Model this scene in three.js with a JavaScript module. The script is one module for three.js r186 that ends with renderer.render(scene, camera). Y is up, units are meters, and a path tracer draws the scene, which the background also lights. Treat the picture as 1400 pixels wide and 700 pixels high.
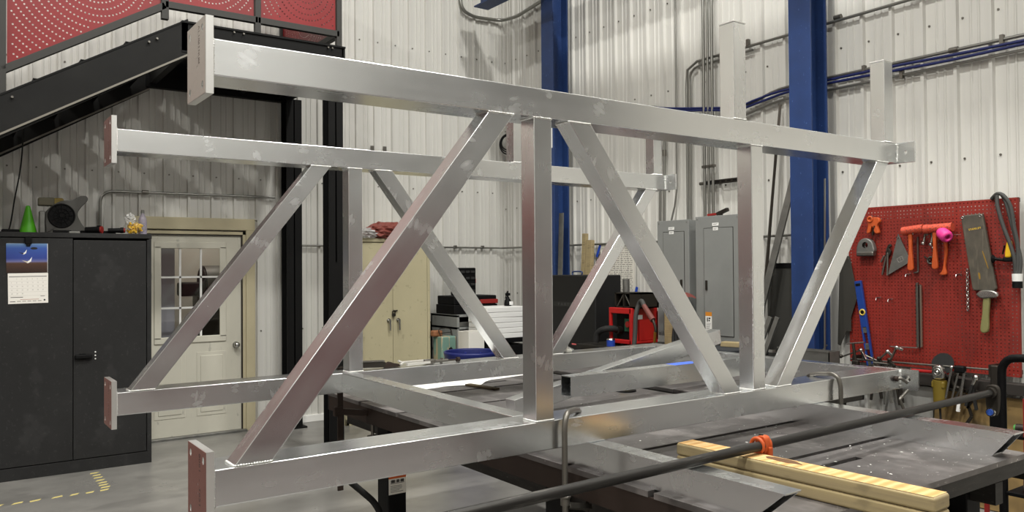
import * as THREE from 'three';
import { RoundedBoxGeometry } from 'three/addons/geometries/RoundedBoxGeometry.js';
import { mergeGeometries } from 'three/addons/utils/BufferGeometryUtils.js';
import { RectAreaLightUniformsLib } from 'three/addons/lights/RectAreaLightUniformsLib.js';

// ---------------------------------------------------------------- camera, light, exposure
const scene = new THREE.Scene();
scene.background = new THREE.Color(0x0b0b0c);
const EYE = 1.67;
const camera = new THREE.PerspectiveCamera(2 * Math.atan(350 / 1099.33) * 180 / Math.PI, 2, 0.05, 60);
{
  const yaw = 0.6174, pit = 0.0144, rol = -0.0073;
  const fw0 = new THREE.Vector3(Math.sin(yaw), 0, -Math.cos(yaw)), rt = new THREE.Vector3(Math.cos(yaw), 0, Math.sin(yaw)), y = new THREE.Vector3(0, 1, 0);
  const fw = fw0.clone().multiplyScalar(Math.cos(pit)).addScaledVector(y, Math.sin(pit));
  const up0 = y.clone().multiplyScalar(Math.cos(pit)).addScaledVector(fw0, -Math.sin(pit));
  const r = rt.clone().multiplyScalar(Math.cos(rol)).addScaledVector(up0, Math.sin(rol));
  const u = up0.clone().multiplyScalar(Math.cos(rol)).addScaledVector(rt, -Math.sin(rol));
  camera.position.set(0, EYE, 0);
  camera.quaternion.setFromRotationMatrix(new THREE.Matrix4().makeBasis(r, u, fw.clone().negate()));
}
const renderer = new THREE.WebGLRenderer({ antialias: true });
renderer.toneMapping = THREE.LinearToneMapping;
renderer.toneMappingExposure = 1.0;
renderer.shadowMap.enabled = true;
RectAreaLightUniformsLib.init();
const LAMP_Y = 8.0, LAMP_LEVEL = 790, LAMP_SIZE = 0.32;
const LAMPS = [[-4.5, 0.1], [0.5, 0.1], [3.9, 0.1], [-4.5, -4.4], [0.6, -3.3], [3.9, -3.7], [3.2, 5.8]];   // high-bay lamps, x and z; last one added to brighten metal reflections

// ---------------------------------------------------------------- helpers
let seed = 12345;
const rnd = () => { seed = (seed + 0x6d2b79f5) | 0; let t = Math.imul(seed ^ (seed >>> 15), 1 | seed); t = (t + Math.imul(t ^ (t >>> 7), 61 | t)) ^ t; return ((t ^ (t >>> 14)) >>> 0) / 4294967296; };
const rr = (a, b) => a + (b - a) * rnd();
const names = new Map();
const numbered = (n) => { const k = names.get(n) ?? 0; names.set(n, k + 1); return k ? n + '_' + String(k).padStart(3, '0') : n; };
const shade = (o) => { o.castShadow = true; o.receiveShadow = true; return o; };
function thing(name, label, category, [x, y, z] = [0, 0, 0], turn = 0, group) {
  const o = new THREE.Group(); o.name = numbered(name); scene.add(o);
  o.position.set(x, y, z); o.rotation.y = turn; o.userData = { label, category };
  if (group) o.userData.group = group;
  return o;
}
function struct(name, parent = scene) { const o = new THREE.Group(); o.name = name; parent.add(o); if (parent === scene) o.userData.kind = 'structure'; return o; }
function part(name, geo, mat, parent, at) {
  const g = Array.isArray(geo) ? join(geo) : geo;
  const m = shade(new THREE.Mesh(g, mat)); m.name = name; parent.add(m);
  if (at) m.position.set(...at);
  return m;
}
function pivot(name, parent, at) { const o = new THREE.Group(); o.name = name; parent.add(o); if (at) o.position.set(...at); return o; }
function join(list) {
  const l = list.map((g) => { const n = g.index ? g.toNonIndexed() : g; for (const k of Object.keys(n.attributes)) if (!['position', 'normal', 'uv'].includes(k)) n.deleteAttribute(k); n.morphAttributes = {}; return n; });
  return l.length > 1 ? mergeGeometries(l, false) : l[0];
}
function uvBox(g0) {           // uv in metres from the shape's own axes
  const g = g0.index ? g0.toNonIndexed() : g0, p = g.attributes.position, n = g.attributes.normal, uv = new Float32Array(p.count * 2);
  for (let i = 0; i < p.count; i += 3) {
    let nx = 0, ny = 0, nz = 0;
    for (let k = 0; k < 3; k++) { nx += n.getX(i + k); ny += n.getY(i + k); nz += n.getZ(i + k); }
    nx = Math.abs(nx); ny = Math.abs(ny); nz = Math.abs(nz);
    for (let k = 0; k < 3; k++) {
      const x = p.getX(i + k), y = p.getY(i + k), z = p.getZ(i + k), j = (i + k) * 2;
      if (nz >= nx && nz >= ny) { uv[j] = x; uv[j + 1] = y; } else if (ny >= nx) { uv[j] = x; uv[j + 1] = z + 0.37; } else { uv[j] = z; uv[j + 1] = y + 0.61; }
    }
  }
  g.setAttribute('uv', new THREE.BufferAttribute(uv, 2));
  return g;
}
const bx = (w, h, d, x = 0, y = 0, z = 0) => uvBox(new THREE.BoxGeometry(w, h, d)).translate(x, y, z);
const rbx = (w, h, d, r = 0.004, x = 0, y = 0, z = 0, s = 2) => uvBox(new RoundedBoxGeometry(w, h, d, s, Math.min(r, w / 2.01, h / 2.01, d / 2.01))).translate(x, y, z);
const span = (x0, x1, y0, y1, z0, z1, r = 0) => r ? rbx(x1 - x0, y1 - y0, z1 - z0, r, (x0 + x1) / 2, (y0 + y1) / 2, (z0 + z1) / 2) : bx(x1 - x0, y1 - y0, z1 - z0, (x0 + x1) / 2, (y0 + y1) / 2, (z0 + z1) / 2);
const V = (a) => new THREE.Vector3(...a);
const cylY = (r0, r1, h, x = 0, y = 0, z = 0, n = 20) => new THREE.CylinderGeometry(r1, r0, h, n).translate(x, y + h / 2, z);
function rod(a, b, r = 0.006, n = 10, r2 = r) {   // a round bar from a to b
  const A = V(a), B = V(b), d = B.clone().sub(A), g = new THREE.CylinderGeometry(r2, r, d.length(), n);
  g.applyQuaternion(new THREE.Quaternion().setFromUnitVectors(new THREE.Vector3(0, 1, 0), d.clone().normalize()));
  return g.translate((A.x + B.x) / 2, (A.y + B.y) / 2, (A.z + B.z) / 2);
}
function bar(a, b, w, t) {    // a flat bar from a to b
  const A = V(a), B = V(b), d = B.clone().sub(A), g = rbx(w, d.length(), t, 0.0015, 0, 0, 0, 1);
  g.applyQuaternion(new THREE.Quaternion().setFromUnitVectors(new THREE.Vector3(0, 1, 0), d.clone().normalize()));
  return g.translate((A.x + B.x) / 2, (A.y + B.y) / 2, (A.z + B.z) / 2);
}
const hose = (pts, r = 0.01, seg = 40, n = 8, ten = 0.5) => new THREE.TubeGeometry(new THREE.CatmullRomCurve3(pts.map(V), false, 'catmullrom', ten), seg, r, n, false);
const ball = (r, x, y, z, n = 10) => new THREE.SphereGeometry(r, n, Math.max(6, n * 0.7 | 0)).translate(x, y, z);
const poly = (pts) => { const s = new THREE.Shape(); pts.forEach(([x, y], i) => i ? s.lineTo(x, y) : s.moveTo(x, y)); s.closePath(); return s; };
const smooth = (pts) => { const s = new THREE.Shape(); s.setFromPoints(new THREE.CatmullRomCurve3(pts.map(([x, y]) => new THREE.Vector3(x, y, 0)), true, 'catmullrom', 0.5).getPoints(pts.length * 6).map((p) => new THREE.Vector2(p.x, p.y))); return s; };
const hole = (s, x, y, r, n = 16) => { const h = new THREE.Path(); for (let i = 0; i <= n; i++) { const a = -i / n * Math.PI * 2; i ? h.lineTo(x + r * Math.cos(a), y + r * Math.sin(a)) : h.moveTo(x + r * Math.cos(a), y + r * Math.sin(a)); } s.holes.push(h); return s; };
function slabOf(shape, t, bevel = 0) {  // extruded outline, z from 0 to t
  const o = bevel ? { depth: t - 2 * bevel, bevelEnabled: true, bevelThickness: bevel, bevelSize: bevel, bevelOffset: -bevel, bevelSegments: 2, curveSegments: 10 } : { depth: t, bevelEnabled: false, curveSegments: 10 };
  return uvBox(new THREE.ExtrudeGeometry(shape, o).translate(0, 0, bevel));
}

// ---------------------------------------------------------------- textures
function lattice(n, s) { const a = new Float32Array(n * n); let t = s >>> 0; for (let i = 0; i < n * n; i++) { t = (Math.imul(t, 1664525) + 1013904223) >>> 0; a[i] = t / 4294967296; } return a; }
function noiser(s) {           // tileable value noise on [0,1)^2 with fx by fy cells
  const N = 256, a = lattice(N, s);
  return (u, v, fx, fy) => {
    const x = u * fx, y = v * fy, x0 = Math.floor(x), y0 = Math.floor(y), tx = x - x0, ty = y - y0;
    const sx = tx * tx * (3 - 2 * tx), sy = ty * ty * (3 - 2 * ty);
    const at = (i, j) => a[((((j % fy) + fy) % fy) & 255) * N + ((((i % fx) + fx) % fx) & 255)];
    return (at(x0, y0) * (1 - sx) + at(x0 + 1, y0) * sx) * (1 - sy) + (at(x0, y0 + 1) * (1 - sx) + at(x0 + 1, y0 + 1) * sx) * sy;
  };
}
function tex(w, h, fn, size = [1, 1], srgb = false) {    // fn(u, v) -> [r, g, b] in 0..1; size in metres
  const d = new Uint8Array(w * h * 4);
  for (let j = 0; j < h; j++) for (let i = 0; i < w; i++) { const c = fn(i / w, j / h), k = (j * w + i) * 4; const a = Array.isArray(c) ? c : [c, c, c]; for (let q = 0; q < 3; q++) d[k + q] = Math.max(0, Math.min(255, a[q] * 255)); d[k + 3] = 255; }
  const t = new THREE.DataTexture(d, w, h); t.wrapS = t.wrapT = THREE.RepeatWrapping; t.magFilter = THREE.LinearFilter; t.minFilter = THREE.LinearFilter;
  t.repeat.set(1 / size[0], 1 / size[1]); if (srgb) t.colorSpace = THREE.SRGBColorSpace; t.needsUpdate = true; return t;
}
function print(w, h, draw) { const c = document.createElement('canvas'); c.width = w; c.height = h; draw(c.getContext('2d'), w, h); const t = new THREE.CanvasTexture(c); t.colorSpace = THREE.SRGBColorSpace; t.magFilter = THREE.LinearFilter; return t; }
const n1 = noiser(7), n2 = noiser(99), n3 = noiser(1234);
const fbm = (u, v, fx, fy, n = n1) => 0.5 * n(u, v, fx, fy) + 0.27 * n(u, v, fx * 2, fy * 2) + 0.15 * n(u, v, fx * 4, fy * 4) + 0.08 * n(u, v, fx * 8, fy * 8);
const step = (a, b, x) => { const t = Math.max(0, Math.min(1, (x - a) / (b - a))); return t * t * (3 - 2 * t); };

// ---------------------------------------------------------------- materials
const dull = (color, roughness = 0.6, more = {}) => new THREE.MeshPhysicalMaterial({ color, roughness, metalness: 0, specularIntensity: 0.35, ...more });   // flat paint with little gloss
const std = (color, roughness = 0.6, metalness = 0, more = {}) => new THREE.MeshStandardMaterial({ color, roughness, metalness, ...more });
const blobs = [];      // hand marks: clusters of short finger smears
for (let i = 0; i < 22; i++) { const x = rnd(), y = rnd(), a = rr(0, 3.1), n = 2 + (rnd() * 4 | 0); for (let k = 0; k < n; k++) blobs.push({ x: x - Math.sin(a) * 0.019 * k / 1.3 + rr(-0.004, 0.004), y: y + Math.cos(a) * 0.019 * k / 0.9 + rr(-0.004, 0.004), a: a + rr(-0.25, 0.25), l: rr(0.011, 0.03), w: rr(0.006, 0.011), k: rr(0.4, 1) }); }
const smear = (u, v, X, Y) => { let s = 0; for (const b of blobs) { let dx = u - b.x, dy = v - b.y; dx -= Math.round(dx); dy -= Math.round(dy); dx *= X; dy *= Y; const c = Math.cos(b.a), q = Math.sin(b.a), e = Math.hypot((dx * c + dy * q) / b.l, (dy * c - dx * q) / b.w); if (e < 1.7) s = Math.max(s, b.k * (1 - step(0.3, 1.4, e + 0.5 * (n3(u, v, 60, 60) - 0.5)))); } return s; };
const aluLook = (u, v) => { const streak = 0.6 * n1(u, v, 2, 40) + 0.4 * n2(u, v, 3, 110), cloud = fbm(u, v, 6, 6, n2); return { streak, cloud, s: smear(u, v, 1.3, 0.9) }; };
const aluCache = new Map();
const alu = (u, v) => { const k = Math.round(u * 1024) * 4096 + Math.round(v * 1024); let a = aluCache.get(k); if (!a) aluCache.set(k, a = aluLook(u, v)); return a; };
const ALU_SIZE = [1.3, 0.9];
const aluRough = tex(768, 768, (u, v) => { const a = alu(u, v); return 0.25 + 0.03 * (a.streak - 0.5) + 0.10 * (a.cloud - 0.45) + 0.10 * a.s; }, ALU_SIZE);
const aluColor = tex(768, 768, (u, v) => { const a = alu(u, v), c = 0.91 + 0.02 * (a.streak - 0.5) + 0.03 * (a.cloud - 0.5) + 0.015 * a.s; return [c * 0.985, c * 0.995, c]; }, ALU_SIZE, true);
const aluSpec = { map: aluColor, roughnessMap: aluRough, };
const M = {
  alu: new THREE.MeshPhysicalMaterial({ color: 0xffffff, roughness: 1, metalness: 1, ...aluSpec, anisotropy: 0.3, anisotropyRotation: Math.PI / 2 }),
  aluCut: std(0xe6e6e4, 0.42, 1),
  weld: std(0xd9d9d6, 0.33, 1),
  film: std(0xffffff, 0.42, 0.0),
  black: dull(0x0a0a0b, 0.6),
  blackSteel: dull(0x0d0d0d, 0.6),
  rubber: std(0x0d0d0c, 0.8),
  hoseGrey: std(0x3a3a38, 0.7),
  conduit: std(0x8d8d88, 0.38, 0.85),
  chrome: std(0xc9c9c6, 0.22, 1),
  bright: std(0xdcdad4, 0.5, 0.55),
  steel: std(0x77746e, 0.42, 0.9),
  darkSteel: std(0x3b3732, 0.5, 0.75),
  rustSteel: std(0x2f231c, 0.65, 0.3),
  red: std(0xb01616, 0.45),
  redDull: std(0x8c1c17, 0.6),
  orange: std(0xbb4f1c, 0.55),
  yellow: std(0xd9ad18, 0.5),
  blue: std(0x1b3a7d, 0.5),
  blueHose: std(0x141f58, 0.45),
  white: std(0xe9e9e6, 0.6),
  paper: std(0xeeeeea, 0.85),
  cream: std(0xbfae80, 0.6),
  pine: null,
};
{
  const g = (u, v) => fbm(u, v, 5, 5, n2);
  M.wall = std(0xffffff, 0.5, 0, { map: tex(512, 512, (u, v) => { const c = 0.80 + 0.035 * (fbm(u, v, 24, 2, n1) - 0.5) + 0.05 * (fbm(u, v, 4, 4, n2) - 0.5); return [c, c * 0.995, c * 0.968]; }, [1.7, 2.9], true) });
  M.plainWall = std(0xcfccc4, 0.6);
  M.floor = std(0xffffff, 0.55, 0, {
    map: tex(1024, 1024, (u, v) => { const a = fbm(u, v, 5, 9, n1), b = fbm(u, v, 40, 40, n2), stain = step(0.56, 0.7, fbm(u, v, 7, 12, n3)); const c = 0.49 + 0.10 * (a - 0.5) + 0.06 * (b - 0.5) - 0.05 * stain; return [c, c * 0.985, c * 0.955]; }, [4.2, 3.4], true),
    roughnessMap: tex(512, 512, (u, v) => 0.42 + 0.35 * fbm(u, v, 9, 9, n2), [3.1, 3.1]) });
  M.cabinet = dull(0xffffff, 0.6, { map: tex(512, 512, (u, v) => { const sp = fbm(u, v, 60, 60, n2) > 0.74 ? 0.05 : 0, sm = step(0.6, 0.75, fbm(u, v, 6, 6, n3)) * 0.03; const c = 0.165 + 0.02 * (fbm(u, v, 9, 9) - 0.5) + sp * 0.6 + sm; return [c, c, c * 1.0]; }, [1.1, 1.3], true) });
  M.door = std(0xffffff, 0.5, 0, { map: tex(512, 512, (u, v) => { const c = 0.78 + 0.03 * (fbm(u, v, 8, 8) - 0.5) - 0.10 * step(0.66, 0.78, fbm(u, v, 18, 18, n2)) ; return [c, c * 0.985, c * 0.915]; }, [1.1, 2.2], true) });
  M.casing = std(0xffffff, 0.6, 0, { map: tex(256, 256, (u, v) => { const c = 0.72 + 0.05 * (fbm(u, v, 6, 6) - 0.5); return [c, c * 0.95, c * 0.79]; }, [0.9, 0.9], true) });
  M.tan = std(0xffffff, 0.5, 0, { map: tex(512, 512, (u, v) => { const c = 0.70 + 0.04 * (fbm(u, v, 5, 5) - 0.5) - 0.06 * step(0.72, 0.8, fbm(u, v, 26, 26, n2)); return [c, c * 0.955, c * 0.785]; }, [1.2, 1.2], true) });
  M.greyPaint = std(0xffffff, 0.5, 0.1, { map: tex(256, 256, (u, v) => { const c = 0.55 + 0.04 * (g(u, v) - 0.5); return [c * 0.985, c, c * 0.985]; }, [0.8, 0.8], true) });
  M.blueSteel = std(0xffffff, 0.5, 0.0, { map: tex(256, 256, (u, v) => { const c = 0.9 + 0.2 * (fbm(u, v, 4, 9) - 0.5), w = fbm(u, v, 40, 40, n2) > 0.78 ? 0.12 : 0; return [0.13 * c + w, 0.24 * c + w, 0.45 * c + w]; }, [0.7, 1.3], true) });
  M.mezz = dull(0xffffff, 0.6, { map: tex(256, 256, (u, v) => { const c = 0.095 + 0.04 * (fbm(u, v, 7, 5) - 0.5); return [c, c, c * 0.97]; }, [1.2, 0.8], true) });
  M.railSteel = std(0x272623, 0.6, 0);
  M.guardRed = std(0xffffff, 0.4, 0.0, { map: tex(256, 256, (u, v) => { const c = 0.9 + 0.16 * (fbm(u, v, 4, 4) - 0.5); return [0.52 * c, 0.04 * c, 0.065 * c]; }, [1.4, 1.4], true) });
  M.pegRed = std(0xffffff, 0.6, 0, { map: tex(512, 512, (u, v) => { const c = 0.92 + 0.18 * (fbm(u, v, 5, 5) - 0.5) - 0.08 * step(0.6, 0.75, fbm(u, v, 9, 6, n3)); return [0.54 * c, 0.125 * c, 0.07 * c]; }, [1.3, 1.3], true) });
  M.tableTop = std(0xffffff, 1, 0.8, {
    map: tex(1024, 1024, (u, v) => { const a = fbm(u, v, 8, 20, n1), b = fbm(u, v, 60, 60, n2); const spat = fbm(u, v, 90, 90, n3) > 0.80 ? 0.25 : 0, dust = 0.14 * step(0.5, 0.75, fbm(u, v, 11, 8, n2)); const c = 0.45 + 0.10 * (a - 0.5) + 0.05 * (b - 0.5) + spat + dust; return [c, c * 0.97, c * 0.96]; }, [1.5, 1.5], true),
    roughnessMap: tex(512, 512, (u, v) => 0.42 + 0.3 * (fbm(u, v, 7, 12, n1) - 0.3), [1.5, 1.5]) });
  M.mill = std(0xffffff, 0.5, 0.6, { map: tex(512, 256, (u, v) => { const c = 0.19 + 0.1 * (fbm(u, v, 6, 12) - 0.5) + (fbm(u, v, 40, 60, n2) > 0.76 ? 0.12 : 0); return [c, c * 0.96, c * 0.9]; }, [0.8, 0.2], true) });
  M.pine = std(0xffffff, 0.75, 0, { map: tex(512, 256, (u, v) => { const r = fbm(u, v, 2, 40, n2), knot = step(0.62, 0.8, fbm(u, v, 7, 5, n3)) * 0.45; const c = 0.62 + 0.13 * (r - 0.5) + 0.06 * (fbm(u, v, 3, 40) - 0.5) - 0.2 * knot; return [c, c * 0.90, c * (0.70 - 0.06 * r)]; }, [0.9, 0.2], true) });
  M.pineTop = std(0xffffff, 0.7, 0, { map: tex(512, 256, (u, v) => { const w = 0.1 * fbm(u, v, 3, 3, n2), r = 0.5 + 0.5 * Math.sin((v + w) * 40), bark = step(0.62, 0.7, fbm(u, v, 5, 6, n3)); const c = 0.79 + 0.08 * (r - 0.5) - 0.04 * bark; return [c, c * (0.77 + 0.08 * r), c * (0.46 + 0.14 * r)]; }, [0.55, 0.25], true) });
  M.ply = std(0xffffff, 0.7, 0, { map: tex(512, 512, (u, v) => { const w = fbm(u, v, 2, 4, n2), r = 0.5 + 0.5 * Math.sin((v * 7 + w * 3.2) * 6.283), st = step(0.55, 0.72, fbm(u, v, 6, 5, n3)); const c = 0.50 + 0.08 * (r - 0.5) - 0.16 * st + 0.04 * (fbm(u, v, 60, 9) - 0.5); return [c, c * 0.82, c * 0.50]; }, [1.1, 1.1], true) });
  M.bagCloth = std(0xffffff, 0.75, 0, { map: tex(256, 512, (u, v) => { const c = 0.30 + 0.12 * (fbm(u, v, 5, 9) - 0.5) + 0.08 * step(0.6, 0.8, fbm(u, v, 12, 4, n3)); return [c, c * 0.93, c * 0.80]; }, [0.2, 0.55], true) });
  M.plateGrey = std(0xffffff, 0.45, 0.75, { map: tex(256, 256, (u, v) => { const c = 0.5 + 0.12 * (fbm(u, v, 5, 7) - 0.5); return [c, c, c * 0.97]; }, [0.5, 0.5], true) });
}
const glass = new THREE.MeshPhysicalMaterial({ color: 0xffffff, roughness: 0.04, metalness: 0, transmission: 1, thickness: 0, ior: 1.5 });

// ---------------------------------------------------------------- the room
const RX = 5.92, BZ = -8.5, LX = -7.5, FZ = 8.5, TOP = 9.0;
const floor = struct('floor'); part('slab', span(LX - 0.2, RX + 0.2, -0.2, 0, BZ - 0.2, FZ + 0.2), M.floor, floor);
const ceiling = struct('ceiling'); part('deck', span(LX - 0.2, RX + 0.2, TOP, TOP + 0.2, BZ - 0.2, FZ + 0.2), M.plainWall, ceiling);
// ribbed siding: one sheet is 0.914 m wide with four ribs; the profile runs along x, ribs stand out to +z
function sheetProfile(n, pitch) {
  const p = [];
  for (let k = 0; k < n; k++) {
    const x = k * pitch, f = pitch / 0.2286;
    for (const [a, d] of [[0.000, 0.031], [0.011, 0.031], [0.019, 0.002], [0.086, 0.002], [0.092, 0.009], [0.100, 0.009], [0.106, 0.002], [0.138, 0.002], [0.144, 0.009], [0.152, 0.009], [0.158, 0.002], [0.2096, 0.002], [0.2176, 0.031]]) p.push([x + a * f, d]);
  }
  p.push([n * pitch, 0.031]);
  return p;
}
function sheetGeo(n, pitch, h, from = 0) {
  const p = sheetProfile(n, pitch), pos = [], uv = [];
  let s = 0;
  for (let i = 0; i + 1 < p.length; i++) {
    const [x0, d0] = p[i], [x1, d1] = p[i + 1], l = Math.hypot(x1 - x0, d1 - d0);
    const q = [[x0, from, d0, s], [x1, from, d1, s + l], [x1, h, d1, s + l], [x0, from, d0, s], [x1, h, d1, s + l], [x0, h, d0, s]];
    for (const [x, y, z, u] of q) { pos.push(x, y, z); uv.push(u, y); }
    s += l;
  }
  const g = new THREE.BufferGeometry();
  g.setAttribute('position', new THREE.Float32BufferAttribute(pos, 3)); g.setAttribute('uv', new THREE.Float32BufferAttribute(uv, 2));
  g.computeVertexNormals();
  return g;
}
const screwGeo = new THREE.CylinderGeometry(0.008, 0.009, 0.006, 6).rotateX(Math.PI / 2);
const wallBack = struct('wall_back');
part('wall_core', [span(LX - 0.2, 1.58, -0.2, TOP + 0.2, BZ - 0.25, BZ), span(2.585, RX + 0.2, -0.2, TOP + 0.2, BZ - 0.25, BZ), span(1.58, 2.585, 2.06, TOP + 0.2, BZ - 0.25, BZ), span(1.58, 2.585, -0.2, 0, BZ - 0.25, BZ)], M.plainWall, wallBack);
{
  const P = 0.2286, full = sheetGeo(4, P, TOP, 0.06), DX0 = 1.60, DX1 = 2.66;
  const over = sheetGeo(4, P, TOP, 2.19);
  for (let k = 1; k <= 7; k++) {
    const x = RX - 4 * P * k + 0.005 * 0, hitsDoor = x < DX1 && x + 4 * P > DX0;
    if (!hitsDoor) part('siding_sheet', full, M.wall, wallBack, [x, 0, BZ]);
    else {
      part('siding_sheet', over, M.wall, wallBack, [x, 0, BZ]);
      for (let j = 0; j < 4; j++) { const a = x + j * P; if (a + P <= DX0 || a >= DX1 - 0.03) part('siding_sheet', sheetGeo(1, P, 2.19, 0.06), M.wall, wallBack, [a, 0, BZ]); }
    }
  }
  const s = [];
  for (const y of [1.02, 2.62, 3.62, 4.3, 5.2]) for (let x = 0.2; x < RX; x += P) { const xx = RX - Math.round((RX - x) / P) * P + 0.045; if (y < 2.2 && xx > 1.4 && xx < 2.75) continue; s.push(screwGeo.clone().translate(xx, y, BZ + 0.006)); }
  const m = part('siding_screws', s, M.steel, wallBack); m.userData.kind = 'stuff';
  part('base_flashing', span(2.76, RX, 0, 0.075, BZ, BZ + 0.04, 0.004), M.white, wallBack);
}
const wallRight = struct('wall_right');
part('wall_core', span(RX, RX + 0.25, -0.2, TOP + 0.2, BZ - 0.25, FZ + 0.2), M.plainWall, wallRight);
{
  const P = 0.2365, g = sheetGeo(4, P, TOP, 0.06), s = [];
  for (let k = 0; k < 8; k++) { const m = part('siding_sheet', g, M.wall, wallRight, [RX, 0, BZ + 4 * P * k]); m.rotation.y = -Math.PI / 2; }
  for (const y of [1.35, 2.42, 3.42, 4.3]) for (let k = 0; k < 30; k++) s.push(screwGeo.clone().rotateY(-Math.PI / 2).translate(RX - 0.006, y, BZ + P * k + 0.045));
  const m = part('siding_screws', s, M.steel, wallRight); m.userData.kind = 'stuff';
}
const wallLeft = struct('wall_left'); part('wall_core', span(LX - 0.25, LX, -0.2, TOP + 0.2, BZ - 0.25, FZ + 0.2), M.plainWall, wallLeft);
const wallFront = struct('wall_front'); part('wall_core', span(LX - 0.2, RX + 0.2, -0.2, TOP + 0.2, FZ, FZ + 0.25), std(0xbdbcb8, 0.7), wallFront);
{ // unseen grey bay door, added behind the camera to darken metal reflections
  const d = struct('door_2'); for (let k = 0; k < 10; k++) part('added_door_section', span(RX - 0.06, RX - 0.005, 0.02 + k * 0.62, 0.62 + k * 0.62, 1.6, 8.2, 0.01), std(0x6f6e6b, 0.6), d);
}
{ // grey closed-cell plugs in the siding
  const t = struct('trim_1'); part('rib_plug', span(4.027, 4.068, 3.015, 3.085, BZ + 0.028, BZ + 0.036), M.steel, t); part('rib_plug', span(4.185, 4.228, 3.02, 3.09, BZ + 0.028, BZ + 0.036), M.steel, t);
  const c = struct('trim_2'); part('corner_strip', span(RX - 0.035, RX, 0.06, TOP, BZ, BZ + 0.035), M.wall, c);
}

// ---- door under the mezzanine
{
  const d = struct('door_1'), Z = BZ + 0.02;
  const x0 = 1.60, x1 = 2.555, top = 2.03;
  part('reveal', [span(x0 - 0.02, x0, 0, top + 0.03, BZ - 0.02, BZ + 0.07), span(x1, x1 + 0.03, 0, top + 0.03, BZ - 0.02, BZ + 0.07), span(x0 - 0.02, x1 + 0.03, top, top + 0.03, BZ - 0.02, BZ + 0.07)], M.casing, d);
  part('casing', span(x0 - 0.11, x1 + 0.125, top + 0.045, top + 0.165, BZ, BZ + 0.085, 0.006), M.casing, d);
  part('casing', span(x1 + 0.03, x1 + 0.125, 0, top + 0.045, BZ, BZ + 0.085, 0.006), M.casing, d);
  part('casing', span(x0 - 0.11, x0 - 0.02, 0, top + 0.045, BZ, BZ + 0.085, 0.006), M.casing, d);
  part('stop_strip', [span(x1 - 0.012, x1 + 0.012, 0, top, Z + 0.03, Z + 0.045), span(x0, x1, top - 0.014, top + 0.012, Z + 0.03, Z + 0.045)], M.darkSteel, d);
  const wx0 = 1.745, wx1 = 2.345, wy0 = 0.985, wy1 = 1.905;
  part('leaf', [span(x0, wx0, 0.02, top - 0.012, Z - 0.02, Z + 0.025), span(wx1, x1 - 0.012, 0.02, top - 0.012, Z - 0.02, Z + 0.025), span(wx0, wx1, 0.02, wy0, Z - 0.02, Z + 0.025), span(wx0, wx1, wy1, top - 0.012, Z - 0.02, Z + 0.025)], M.door, d);
  for (const [a, b] of [[1.70, 1.99], [2.10, 2.39]]) {
    part('raised_panel', [span(a, b, 0.20, 0.84, Z + 0.025, Z + 0.030, 0.002), span(a + 0.035, b - 0.035, 0.235, 0.805, Z + 0.025, Z + 0.036, 0.005)], M.door, d);
  }
  const f = part('glazing_frame', [span(wx0 - 0.045, wx1 + 0.045, wy1 - 0.02, wy1 + 0.045, Z + 0.02, Z + 0.038, 0.006), span(wx0 - 0.045, wx1 + 0.045, wy0 - 0.045, wy0 + 0.02, Z + 0.02, Z + 0.038, 0.006), span(wx0 - 0.045, wx0 + 0.02, wy0, wy1, Z + 0.02, Z + 0.038, 0.006), span(wx1 - 0.02, wx1 + 0.045, wy0, wy1, Z + 0.02, Z + 0.038, 0.006)], M.door, d);
  for (const k of [1, 2]) {
    const xx = wx0 + (wx1 - wx0) * k / 3, yy = wy0 + (wy1 - wy0) * k / 3;
    part('muntin', span(xx - 0.009, xx + 0.009, wy0, wy1, Z + 0.004, Z + 0.02), M.white, f); part('muntin', span(wx0, wx1, yy - 0.009, yy + 0.009, Z + 0.004, Z + 0.02), M.white, f);
  }
  for (let i = 0; i < 3; i++) for (let j = 0; j < 3; j++) { const w = (wx1 - wx0) / 3, h = (wy1 - wy0) / 3; part('pane', span(wx0 + w * i + 0.002, wx0 + w * (i + 1) - 0.002, wy0 + h * j + 0.002, wy0 + h * (j + 1) - 0.002, Z - 0.001, Z + 0.003), glass, f); }
  const knob = part('door_handle', [new THREE.CylinderGeometry(0.033, 0.033, 0.012, 20).rotateX(Math.PI / 2).translate(2.487, 0.895, Z + 0.031), rod([2.487, 0.895, Z + 0.03], [2.487, 0.895, Z + 0.07], 0.012), new THREE.SphereGeometry(0.03, 18, 12).scale(1, 1, 0.75).translate(2.487, 0.895, Z + 0.08)], M.chrome, d);
  part('threshold', span(x0 - 0.02, x1 + 0.03, 0, 0.022, BZ, BZ + 0.12, 0.004), M.plateGrey, d);
}

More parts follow.
